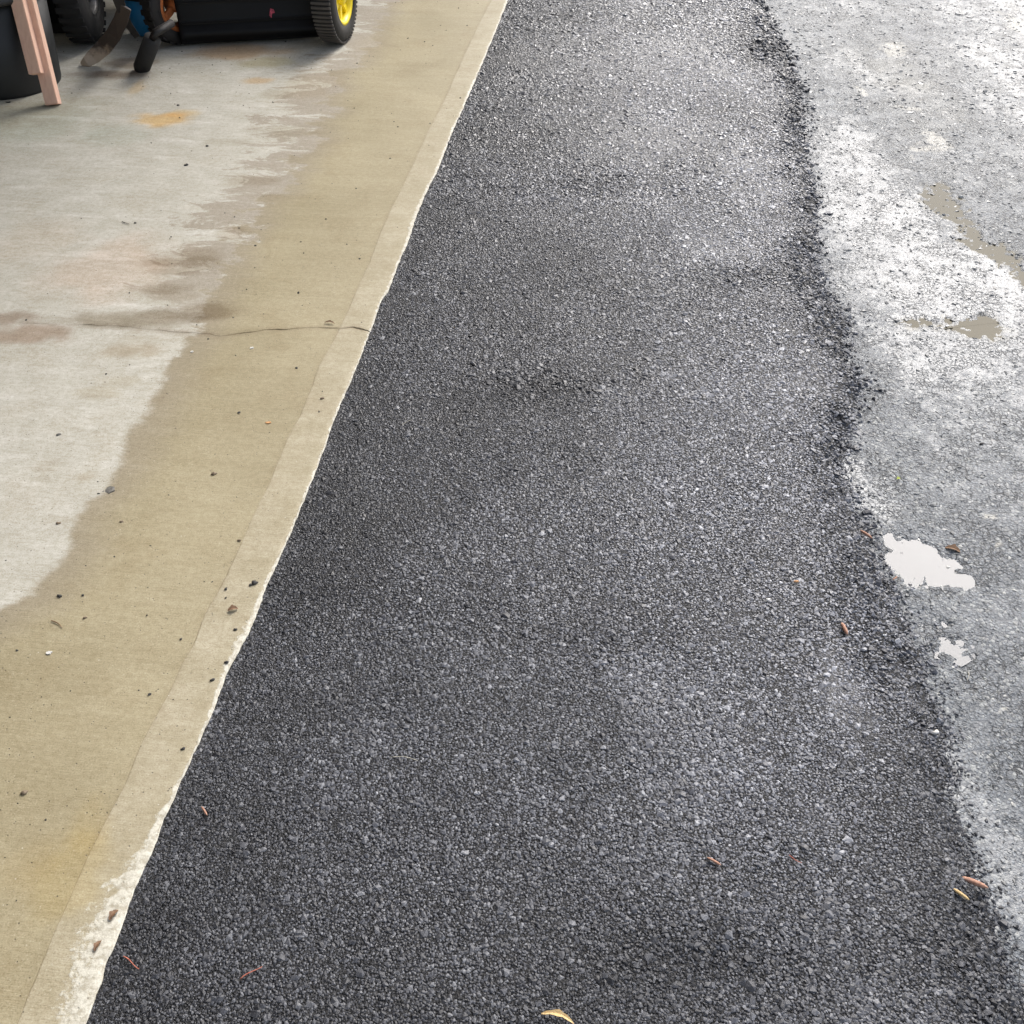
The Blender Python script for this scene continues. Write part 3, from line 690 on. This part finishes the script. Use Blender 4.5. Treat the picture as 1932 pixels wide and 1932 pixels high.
def rbox(sx, sy, sz, cx=0, cy=0, cz=0, bev=.01):
    bm = bmesh.new(); bmesh.ops.create_cube(bm, size=1)
    for v in bm.verts: v.co = Vector((v.co.x * sx + cx, v.co.y * sy + cy, v.co.z * sz + cz))
    if bev: bmesh.ops.bevel(bm, geom=bm.edges[:], offset=bev, segments=3, affect='EDGES')
    return bm
MAT['black_plastic'] = simple('black_plastic', (.005, .005, .0055), .45, var=.2, scale=6, bump=.0006, bscale=30, spec=.22)
MAT['tub_plastic'] = simple('grey_black_tub_plastic', (.014, .015, .015), .55, var=.25, scale=8, bump=.0008, bscale=60)
MAT['rubber'] = simple('tyre_rubber', (.014, .013, .012), .8, var=.3, scale=20, bump=.001, bscale=90)
MAT['rubber2'] = simple('grey_rubber', (.075, .068, .062), .7, var=.2, scale=20, bump=.001, bscale=90)
MAT['yellow'] = simple('yellow_plastic', (.85, .66, .01), .35, var=.05, scale=10)
MAT['steel'] = simple('dull_steel', (.16, .155, .15), .45, metallic=.6, var=.3, scale=25)
MAT['darkmetal'] = simple('dark_painted_steel', (.012, .010, .009), .65, metallic=.0, var=.4, scale=15)
MAT['orange'] = simple('rusty_orange_paint', (.32, .09, .02), .6, var=.35, scale=25)
MAT['blue'] = simple('blue_plastic', (.015, .21, .46), .4, var=.1, scale=8)
MAT['worn_blade'] = None
def mk_blade():
    m = M('worn_brown_steel', .6); p = m.objc()
    z = m.n('ShaderNodeSeparateXYZ'); m.set(z.inputs[0], p)
    n = m.noise(p, 40, 5, .7)
    f = m.ramp(m.math('ADD', z.outputs[2], m.math('MULTIPLY', m.math('SUBTRACT', n, .5), .12)), .03, .09)
    c = m.mix(f, (.42, .33, .24), (.050, .036, .028))
    return m.out(c, .6, m.bump(n, .5, .002))
MAT['worn_blade'] = mk_blade()
def mk_wood():
    m = M('pinkish_timber', .6, spec=.3); p = m.objc()
    g = m.noise(m.mapping(p, (60, 60, 3)), 1.0, 4, .6, .6); k = m.noise(p, 3, 3)
    c = m.mix(m.ramp(g, .35, .7), (.80, .53, .40), (.71, .44, .33)); c = m.mix(m.ramp(k, .4, .65, 0, .35), c, (.68, .44, .31))
    return m.out(c, .6, m.bump(g, .3, .0005))
MAT['wood'] = mk_wood()

# black tub
cx, cy = P(-16, 190); cy += .20
tub = empty('tub', (cx, cy, 0), 0, 'round black plastic tub standing behind the pale timber boards', 'tub')
bobj('body', lathe([(.195, .004), (.2, .0), (.203, .01), (.232, .355), (.228, .355), (.198, .02), (.0001, .018)], 56), MAT['tub_plastic'], tub, True)
bobj('rim', lathe([(.230, .345), (.246, .343), (.250, .352), (.248, .366), (.236, .372), (.226, .366)], 56, close=True), MAT['tub_plastic'], tub, True)
bm = bmesh.new(); tube(bm, [(.246 * math.cos(t), -.05 - .19 * math.cos(t * 1.0) * 0 + .246 * math.sin(t) * .25, .36 + .10 * math.sin(t)) for t in np.linspace(0, math.pi, 14)], .005, 8)
bobj('handle', bm, MAT['steel'], tub, True)

# leaning timber boards
fx, fy = P(97, 205)
tb = empty('leaning_boards', (fx, fy, 0), 0, 'pair of pale pinkish timber boards leaning back beside the black tub', 'timber')
LEAN = Vector((-.13, .42, 1.0)).normalized()
bm = bmesh.new(); beam(bm, (0, 0.03, .004), Vector((0, 0.03, .004)) + LEAN * 2.2, .052, .036)
b = bobj('board', bm, MAT['wood'], tb); b['label'] = 'longer rear board with its foot on the floor'
bm = bmesh.new(); q0 = LEAN * .128 + Vector((-.019, -.010, 0)); beam(bm, q0, q0 + LEAN * 2.0, .048, .036)
b = bobj('board', bm, MAT['wood'], tb); b['label'] = 'shorter front board ending above the floor'

# dark cabinet that the boards lean on
cab = empty('cabinet', (-2.55, 5.17, 0), 0, 'dark storage cabinet behind the tub in the garage corner', 'cabinet')
bobj('carcass', rbox(1.1, .55, 1.9, 0, 0, 1.0, .006), MAT['black_plastic'], cab)
bobj('plinth', rbox(1.06, .5, .05, 0, 0, .025, .003), MAT['darkmetal'], cab)
for sx in (-.27, .27):
    d = bobj('door', rbox(.53, .018, 1.55, sx, -.285, 1.12, .004), MAT['darkmetal'], cab)
    bobj('handle', rbox(.012, .02, .12, sx * .15, -.304, 1.1, .003), MAT['steel'], d)
bobj('lower_rail', rbox(1.08, .03, .035, 0, -.30, .19, .006), MAT['steel'], cab)

def wheel(name, parent, loc, R, W, yaw, tyre_mat, rim_mat, rim_r, spokes, lugs, lug_mat=None, spoke_w=.02, hub_r=.03, dish=.0):
    # axle along local x, outer face towards +x
    prof = []
    for k in range(15):
        t = math.pi * k / 14; c_ = math.cos(t); s_ = math.sin(t)
        prof.append((rim_r + (R - rim_r) * s_ ** .55, W / 2 * (1.04 * (1 if c_ > 0 else -1) * abs(c_) ** .55)))
    prof.append((rim_r - .004, -W * .40)); prof.append((rim_r - .004, W * .40))
    wh = bobj('wheel', lathe(prof, 64, 'X', close=True), tyre_mat, parent, True)
    wh.location = loc; wh.rotation_euler = (0, 0, yaw)
    bm = bmesh.new()
    for k in range(lugs):
        t = 2 * math.pi * k / lugs; b2 = rbox(W * .90, 2 * math.pi * R / lugs * .55, .008, 0, 0, R - .001, .0012)
        mt = Matrix.Rotation(t, 4, 'X'); b2.transform(mt); me = bpy.data.meshes.new('tmp'); b2.to_mesh(me); b2.free(); bm.from_mesh(me); bpy.data.meshes.remove(me)
    bobj('tread', bm, lug_mat or tyre_mat, wh)
    rim = bobj('rim', lathe([(rim_r, -W * .36), (rim_r, W * .46), (rim_r - .012, W * .48), (rim_r - .022, W * .40), (rim_r - .024, -W * .34)], 56, 'X', close=True), rim_mat, wh, True)
    bm = bmesh.new()
    for k in range(spokes):
        t = 2 * math.pi * (k + .3) / spokes
        b2 = rbox(W * .30, spoke_w, rim_r - hub_r - .006, W * .14, 0, (rim_r + hub_r) / 2 - .005, .004); b2.transform(Matrix.Rotation(t, 4, 'X'))
        me = bpy.data.meshes.new('tmp'); b2.to_mesh(me); b2.free(); bm.from_mesh(me); bpy.data.meshes.remove(me)
    bobj('spokes', bm, rim_mat, wh)
    bobj('hub', lathe([(hub_r, -W * .45), (hub_r, W * .42), (hub_r * .7, W * .5), (.001, W * .52)], 24, 'X'), rim_mat, wh, True)
    return wh

# black leaf sweeper with yellow rimmed wheel
x0, y0 = P(345, 92); x1, y1 = P(612, 77)
yawm = math.atan2(y1 - y0, x1 - x0); Wm = math.hypot(x1 - x0, y1 - y0)
swp = empty('leaf_sweeper', (x0, y0, 0), yawm, 'black wheeled lawn sweeper with a yellow rimmed ribbed wheel at its right end', 'lawn machine')
def hull():
    prof = [(.02, .012), (.0, .03), (-.012, .05), (-.004, .072), (.012, .084), (.02, .12), (.03, .20), (.06, .30), (.12, .38), (.22, .42), (.36, .40), (.46, .30), (.48, .12), (.44, .03)]
    bm = bmesh.new(); xs = [0, .004] + list(np.linspace(.02, Wm - .02, 24)) + [Wm - .004, Wm]; rings = []
    for i, x in enumerate(xs):
        k = .985 if i in (0, len(xs) - 1) else 1.0
        rings.append([bm.verts.new((x, (y - .22) * k + .22 + .0025 * math.sin(x * 9 + z * 20), (z - .2) * k + .2)) for y, z in prof])
    for a, b in zip(rings[:-1], rings[1:]):
        for k in range(len(prof)): bm.faces.new((a[k], a[(k + 1) % len(prof)], b[(k + 1) % len(prof)], b[k]))
    bm.faces.new(rings[0]); bm.faces.new(rings[-1][::-1]); return bm
bobj('hull', hull(), MAT['black_plastic'], swp, True)
bm = rbox(Wm * .96, .012, .012, Wm / 2, .012, .098, .004); bobj('lower_ridge', bm, MAT['black_plastic'], swp)
bm = rbox(Wm * .96, .014, .02, Wm / 2, .028, .175, .005); bobj('upper_ridge', bm, MAT['black_plastic'], swp)
MAT['pink'] = simple('faded_pink_print', (.42, .05, .09), .5, var=.5, scale=120)
bm = bmesh.new(); vv = [bm.verts.new((Wm * .655 + dx, .0105 + (dz + .03) * .14, .125 + dz)) for dx, dz in ((-.012, -.012), (-.004, -.022), (.001, -.004), (.013, -.002), (.010, .012), (-.004, .016))]
bm.faces.new(vv); o = bobj('sticker', bm, MAT['pink'], swp); sm_ = o.modifiers.new('t', 'SOLIDIFY'); sm_.thickness = .001
wx, wy = P(648, 80)
def to_local(o, x, y, z=0):
    m_ = Matrix.Rotation(-o.rotation_euler.z, 4, 'Z'); return m_ @ (Vector((x, y, z)) - o.location)
RW = .185
wl = to_local(swp, wx - .02, wy + .015, RW + .004)
wheel('wheel', swp, wl, RW, .095, R_(-11) - yawm, MAT['rubber'], MAT['yellow'], .118, 7, 64, MAT['rubber2'], .030, .035)
wl2 = to_local(swp, x0 - .07, y0 + .30, RW + .004)
bm = bmesh.new(); tube(bm, [(0.02, .3, .19), (Wm + .02, .3, .19)], .012); bobj('axle', bm, MAT['steel'], swp, True)
bm = bmesh.new(); tube(bm, [(.08, .44, .3), (.10, .9, .75), (.12, 1.1, 1.0), (Wm - .12, 1.1, 1.0), (Wm - .1, .9, .75), (Wm - .08, .44, .3)], .012)
bobj('push_handle', bm, MAT['darkmetal'], swp, True)

# tiller: tyre with steel rim, dark wheel with orange rim, curved blade, padded foot
tx, ty = P(158, 90)
til = empty('tiller', (tx, ty, 0), 0, 'old dark tiller with a black tyre, an orange rimmed wheel and a curved brown blade', 'tiller')
wheel('wheel', til, (0.0, .10, .20), .20, .115, R_(4), MAT['rubber'], MAT['steel'], .095, 5, 30, None, .028, .03)
ox, oy = P(322, 90)
w2 = wheel('wheel', til, (ox - tx + .035, oy - ty + .06, .16), .155, .07, R_(-34), MAT['darkmetal'], MAT['orange'], .105, 4, 24, None, .03, .03)
w2['label'] = 'dark wheel with rusty orange rim beside the black sweeper'
bm = bmesh.new(); tube(bm, [(.0, .12, .2), (ox - tx, oy - ty + .08, .17)], .018); bobj('axle', bm, MAT['darkmetal'], til, True)
bobj('engine_block', rbox(.34, .30, .40, .15, .55, .32, .03), MAT['darkmetal'], til)
def flat_curve(pts, ws, th):
    bm = bmesh.new(); rings = []
    pts = [Vector(p) for p in pts]
    for i, p in enumerate(pts):
        t = (pts[min(i + 1, len(pts) - 1)] - pts[max(i - 1, 0)]).normalized(); n_ = Vector((.25, -.9, .35)); s_ = t.cross(n_).normalized(); n_ = s_.cross(t).normalized()
        rings.append([bm.verts.new(p + s_ * a * ws[i] / 2 + n_ * b * th / 2) for a, b in ((-1, -1), (1, -1), (1, 1), (-1, 1))])
    for a, b in zip(rings[:-1], rings[1:]):
        for k in range(4): bm.faces.new((a[k], a[(k + 1) % 4], b[(k + 1) % 4], b[k]))
    bm.faces.new(rings[0]); bm.faces.new(rings[-1][::-1]); bmesh.ops.bevel(bm, geom=bm.edges[:], offset=.0015, segments=1, affect='EDGES'); return bm
def L3(u, v, z): x, y = P(u, v, z); return (x - tx, y - ty, z)
bobj('blade', flat_curve([L3(236, 12, .26), L3(228, 38, .20), L3(214, 66, .13), L3(195, 90, .07), L3(176, 107, .035), L3(163, 117, .018), L3(154, 121, .006)],
     [.05, .055, .06, .062, .055, .040, .014], .010), MAT['worn_blade'], til)
bobj('blade_bracket', flat_curve([L3(222, -6, .30), L3(230, 20, .24), L3(242, 46, .16), L3(258, 68, .09)], [.045, .036, .03, .025], .012), MAT['darkmetal'], til)
p0 = Vector(L3(266, 131, .002)); p1 = Vector(L3(288, 73, .14)); dd = (p1 - p0).normalized()
bm = bmesh.new(); tube(bm, [p0, p0 + dd * .012, p1], [.030, .034, .034], 20); bobj('padded_foot', bm, MAT['rubber'], til, True)
bm = bmesh.new(); tube(bm, [p1 - dd * .01, p1 + dd * .03, p1 + Vector((.06, .10, .03))], .016, 12); bobj('foot_rod', bm, MAT['darkmetal'], til, True)
bobj('orange_bracket', flat_curve([L3(248, -24, .31), L3(258, -4, .27)], [.045, .03], .012), MAT['orange'], til)
bm = bmesh.new(); tube(bm, [(.12, .5, .45), (.12, .8, .85), (.12, 1.0, 1.0)], .014); bobj('handlebar', bm, MAT['darkmetal'], til, True)

jx_, jy_ = P(281, 66)
jug = empty('jug', (jx_ + .005, jy_ + .02, 0), 0, 'bright blue plastic jug half hidden behind the dark tiller', 'jug')
bobj('body', lathe([(.001, .0), (.055, .002), (.066, .012), (.080, .06), (.082, .15), (.070, .20), (.028, .235), (.024, .25)], 32), MAT['blue'], jug, True)
bobj('cap', lathe([(.028, .248), (.028, .272), (.001, .274)], 24), MAT['black_plastic'], jug, True)

# ------------------------------------------------------------------ small litter
def mk_litter(name, c0, c1, rough=.7):
    m = M(name, rough); p = m.objc(); n = m.noise(p, 180, 4, .7)
    return m.out(m.mix(m.ramp(n, .3, .7), c0, c1), rough, m.bump(m.noise(p, 500, 3, .6), .6, .0008))
LM = dict(dark=mk_litter('dark_crumb', (.025, .024, .022), (.065, .06, .055)), brown=mk_litter('brown_stone', (.14, .10, .065), (.26, .20, .13)),
          grey=mk_litter('grey_stone', (.10, .095, .085), (.20, .19, .17)), white=mk_litter('white_chip', (.62, .60, .55), (.78, .76, .72)),
          orange=mk_litter('orange_chip', (.62, .30, .12), (.72, .42, .2)), rust=mk_litter('rust_wood', (.30, .14, .09), (.50, .29, .20)),
          red=mk_litter('red_needle', (.34, .09, .06), (.48, .17, .11)), tan=mk_litter('tan_leaf', (.52, .34, .14), (.66, .50, .26)), green=mk_litter('green_leaf', (.28, .34, .05), (.4, .46, .1)),
          straw=mk_litter('straw', (.50, .46, .36), (.62, .58, .48)), leaf=mk_litter('brown_leaf', (.14, .08, .045), (.26, .15, .08)))
def ground_z(x, y):
    a, l = al(x, y); a_ = np.array([a]); l_ = np.array([l])
    if a < float(Ef(l_)[0]): return .0
    if a < float(Rf(l_)[0]): return float(new_h(a_, l_)[0]) + .004
    return max(float(old_fields(np.array([x]), np.array([y]))[0][0]) + .001, -.035)
rl = random.Random(3)
def litter(kind, name, cat, u, v, size, ang, mat, label, group=None, asp=.6):
    if kind in ('pebble', 'leaf', 'flake'): size *= .85
    x, y = P(u, v, 0); z = ground_z(x, y); x, y = P(u, v, z)
    if kind == 'pebble':
        bm = bmesh.new(); bmesh.ops.create_icosphere(bm, subdivisions=2, radius=.5)
        for vt in bm.verts:
            d = vt.co.normalized(); k = 1 + .16 * math.sin(d.x * 5 + u) + .13 * math.sin(d.y * 6 + v) + .08 * rl.uniform(-1, 1)
            vt.co = Vector((d.x * .5 * k, d.y * .5 * k * asp, max(d.z * .5 * k * .55, -.12)))
        bm.transform(Matrix.Scale(size, 4)); z += size * .11
    elif kind == 'flake':
        bm = bmesh.new(); n = 13; top = []; bot = []
        for k in range(n):
            t = 6.2832 * k / n; r = .5 * (1 + rl.uniform(-.28, .22)); X_ = r * math.cos(t); Y_ = r * math.sin(t) * asp
            top.append(bm.verts.new((X_ * size, Y_ * size, .0022 + .06 * size * math.sin(X_ * 5)))); bot.append(bm.verts.new((X_ * size, Y_ * size, .0002)))
        bm.faces.new(top); bm.faces.new(bot[::-1])
        for k in range(n): bm.faces.new((top[k], bot[k], bot[(k + 1) % n], top[(k + 1) % n]))
    elif kind == 'twig':
        bm = bmesh.new(); n = 8; pts = []; rr = []
        for k in range(n):
            t = k / (n - 1) - .5; pts.append((t * size, .10 * size * math.sin(t * 4 + u) * .6, .0015 + size * .02 * math.cos(t * 3))); rr.append(max(size * asp * (.5 - .35 * abs(t + .2)), .0004))
        if name == 'wood_chip':
            pts = [(q[0], q[1] * .25, q[2]) for q in pts]; rr = [max(size * asp * .85 * (1 - abs(2 * k / (n - 1) - 1) ** 4 * .75), .0006) for k in range(n)]
        tube(bm, pts, rr, 7)
    elif kind == 'leaf':
        bm = bmesh.new(); n = 9; rows = []
        for k in range(n):
            t = k / (n - 1); w_ = size * asp * .5 * math.sin(math.pi * (t * .92 + .06)) * (1 + .25 * math.sin(k * 2.1))
            cz = .002 + .10 * size * math.sin(math.pi * t); yy = .12 * size * math.sin(t * 3)
            rows.append([bm.verts.new(((t - .5) * size, yy + w_ * q, cz + abs(q) * w_ * .5 + s_)) for q, s_ in ((-1, 0), (0, 0), (1, 0), (1, .0007), (0, .0007), (-1, .0007))])
        for a, b in zip(rows[:-1], rows[1:]):
            for k in range(6): bm.faces.new((a[k], a[(k + 1) % 6], b[(k + 1) % 6], b[k]))
        bm.faces.new(rows[0]); bm.faces.new(rows[-1][::-1])
    o = bobj(name, bm, LM[mat], None, kind in ('pebble', 'twig'))
    o.location = (x, y, z); o.rotation_euler = (0, 0, R_(ang)); tag(o, label, cat, group); return o
TW, PB, CH_ = 'twig', 'pebble', 'wood_chip'
litter('flake', 'dirt_flake', 'dirt', 206, 925, .032, 10, 'grey', 'flat grey dirt flake at the wet edge of the slab', asp=.8)
litter('pebble', 'pebble', 'pebble', 186, 932, .008, 0, 'dark', 'tiny dark pebble just left of the flat grey dirt flake')
litter('pebble', 'pebble', 'pebble', 404, 895, .017, 20, 'brown', 'lone brown pebble in the middle of the wet slab, below the crack')
litter('pebble', 'asphalt_crumb', 'crumb', 480, 1100, .017, 0, 'dark', 'black asphalt crumb lying across the pale edge strip, beside the step in its edge', asp=.7)
litter('pebble', 'asphalt_crumb', 'crumb', 473, 1104, .010, 30, 'dark', 'smaller black crumb touching the crumb on the pale strip', asp=.7)
litter('leaf', 'leaf', 'leaf', 440, 1152, .024, 15, 'leaf', 'crumpled brown leaf scrap on the pale edge strip', asp=.6)
litter('pebble', 'asphalt_crumb', 'crumb', 444, 1188, .009, 0, 'dark', 'dark crumb on the edge strip just below the brown leaf scrap')
litter('twig', 'twig', 'twig', 108, 1178, .034, -38, 'leaf', 'short brown twig on the wet slab near the left', asp=.07)
litter('pebble', 'pebble', 'pebble', 46, 1496, .016, 25, 'brown', 'brown pebble with a pale side, low on the wet slab')
litter('pebble', 'pebble', 'pebble', 113, 1125, .013, -20, 'dark', 'dark pebble above the short twig on the wet slab')
litter('flake', 'paint_fleck', 'paint fleck', 93, 1232, .013, 0, 'white', 'white paint fleck below the short twig', asp=.7)
litter('flake', 'paint_fleck', 'paint fleck', 475, 657, .013, 0, 'white', 'white paint fleck on the wet slab just below the crack', asp=.7)
litter('flake', 'paint_fleck', 'paint fleck', 362, 664, .010, 0, 'white', 'small white fleck at the damp margin below the crack', asp=.7)
litter('flake', 'orange_fleck', 'fleck', 506, 798, .016, 0, 'orange', 'orange fleck on the wet slab beside the joint', asp=.45)
litter('pebble', 'pebble', 'pebble', 352, 312, .018, 30, 'dark', 'dark pebble alone on the dry slab below the orange stain')
litter('pebble', 'pebble', 'pebble', 391, 276, .014, 0, 'dark', 'dark pebble upper right of the lone one on the dry slab')
litter('pebble', 'pebble', 'pebble', 336, 199, .014, 10, 'dark', 'dark pebble just above the orange stain on the dry slab')
litter('twig', 'twig', 'twig', 237, 421, .032, -30, 'dark', 'dark twig lying on the dry slab above the pinkish stain', asp=.08)
litter('pebble', 'pebble', 'pebble', 255, 421, .010, 0, 'dark', 'dark bead at the end of the twig on the dry slab')
litter('leaf', 'leaf', 'leaf', 622, 611, .034, -12, 'leaf', 'thin rusty leaf scrap lying above the crack by the joint', asp=.25)
litter('pebble', 'pebble', 'pebble', 452, 1020, .010, 0, 'brown', 'small brown pebble sitting on the joint line')
litter('pebble', 'pebble', 'pebble', 110, 988, .014, 10, 'brown', 'brown pebble at the edge of the dry patch on the left')
litter('pebble', 'pebble', 'pebble', 229, 985, .011, 10, 'brown', 'brown pebble in the wet slab below the grey flake')
litter('pebble', 'pebble', 'pebble', 111, 821, .014, 30, 'grey', 'grey pebble on the dry slab left of the damp margin')
litter('pebble', 'pebble', 'pebble', 451, 779, .010, 30, 'dark', 'dark pebble in the wet slab left of the orange fleck')
litter('pebble', 'pebble', 'pebble', 160, 1166, .010, 30, 'brown', 'brown pebble right of the short twig')
litter('pebble', 'asphalt_crumb', 'crumb', 428, 1250, .011, 0, 'dark', 'dark crumb on the very edge of the concrete, uppermost of two close together')
litter('pebble', 'asphalt_crumb', 'crumb', 401, 1283, .011, 30, 'dark', 'dark crumb on the very edge of the concrete, lower of two close together')
litter('pebble', 'asphalt_crumb', 'crumb', 346, 1413, .010, 30, 'dark', 'dark crumb on the strip edge where the white bloom starts')
litter('leaf', 'leaf', 'leaf', 216, 1728, .022, 60, 'leaf', 'dark curled leaf on the white edge near the bottom, upper one', asp=.5)
litter('leaf', 'leaf', 'leaf', 186, 1786, .020, 70, 'leaf', 'dark curled leaf on the white edge near the bottom, lower one', asp=.45)
litter('pebble', 'asphalt_crumb', 'crumb', 608, 752, .012, 30, 'brown', 'brown crumb on the pale strip below the crack')
litter('twig', 'wood_chip', 'wood chip', 386, 1531, .021, -50, 'rust', 'small rusty chip on the black asphalt near the concrete edge', asp=.10)
litter('twig', 'pine_needle', 'needle', 248, 1817, .034, -28, 'red', 'straight reddish needle on the asphalt in the lower left', asp=.06)
litter('twig', 'pine_needle', 'needle', 474, 1836, .034, 38, 'red', 'curved red needle on the asphalt at the bottom', asp=.06)
litter('leaf', 'leaf', 'leaf', 1052, 1924, .056, -18, 'tan', 'curled tan leaf at the bottom edge of the picture', asp=.18)
litter('twig', 'wood_chip', 'wood chip', 1347, 1626, .024, -32, 'rust', 'small orange brown chip in the middle of the new asphalt, lower right', asp=.11)
litter('twig', 'pine_needle', 'needle', 1500, 1622, .022, -38, 'red', 'dark red needle right of the small orange chip', asp=.07)
litter('twig', 'wood_chip', 'wood chip', 1837, 1666, .042, -24, 'rust', 'largest orange wood chip, at the right margin of the new asphalt', asp=.12)
litter('twig', 'wood_chip', 'wood chip', 1812, 1688, .028, -42, 'tan', 'thin pale wood chip just below the largest orange chip', asp=.12)
litter('twig', 'wood_chip', 'wood chip', 1593, 1187, .030, 100, 'rust', 'pink brown wood chip standing out beside the dark ragged margin', asp=.16)
litter('twig', 'wood_chip', 'wood chip', 1634, 1009, .032, -55, 'rust', 'orange brown twig above the white puddle', asp=.12)
litter('twig', 'wood_chip', 'wood chip', 1688, 1092, .016, 40, 'rust', 'small orange chip on the lower left shore of the white puddle', asp=.12)
litter('twig', 'wood_chip', 'wood chip', 1502, 1098, .011, 0, 'orange', 'tiny orange chip in the new asphalt left of the white puddle', asp=.25)
litter('twig', 'straw', 'straw', 768, 798, .034, 42, 'straw', 'thin pale straw lying on the black asphalt near the strip', asp=.03)
litter('twig', 'straw', 'straw', 762, 1432, .050, -6, 'straw', 'long thin fibre on the black asphalt, lower left', asp=.016)
litter('twig', 'straw', 'straw', 1826, 1277, .024, 70, 'straw', 'short pale straw below the small white puddle', asp=.04)
litter('leaf', 'leaf', 'leaf', 1695, 905, .012, 20, 'green', 'tiny yellow green leaf bit on the wet old driveway', asp=.8)
litter('pebble', 'stone_chip', 'stone', 1448, 1132, .012, 20, 'white', 'bright white stone chip set in the new asphalt')
litter('pebble', 'pebble', 'pebble', 1852, 838, .013, 20, 'dark', 'black pebble lying on the wet old driveway on the right')
litter('pebble', 'pebble', 'pebble', 1765, 1382, .015, 20, 'white', 'pale stone at the margin below the small white puddle')
litter('leaf', 'leaf', 'leaf', 1797, 1040, .038, -30, 'leaf', 'sodden brown leaf at the right shore of the white puddle', asp=.5)
litter('flake', 'cardboard_scrap', 'scrap', 16, 193, .028, -10, 'dark', 'dark scrap on the garage floor in front of the tub', asp=.45)
# fine grit nobody could count
gx, gy, gs = [], [], []
rg2 = np.random.default_rng(9)
gl = rg2.uniform(.45, 5.4, 800); ga = rg2.uniform(-2.6, -.67, 800)
ok = (ga < Ef(gl) - .01) & (rg2.random(800) < .35 + .65 * ((ga > -1.35) | (gl > 3.8)))
gl, ga = gl[ok], ga[ok]; X_, Y_ = xy(ga, gl); s_ = .0020 + .0045 * rg2.random(len(X_)) ** 3
o = scatter('concrete_grit', X_, Y_, np.full(len(X_), .0004), s_, np.full(len(X_), .3), np.zeros(len(X_)), stone_group('grit', LM['dark'], 4, 3), rg2, LM['dark'])
tag(o, 'fine dark grit sprinkled over the concrete slab', 'grit', None, 'stuff')
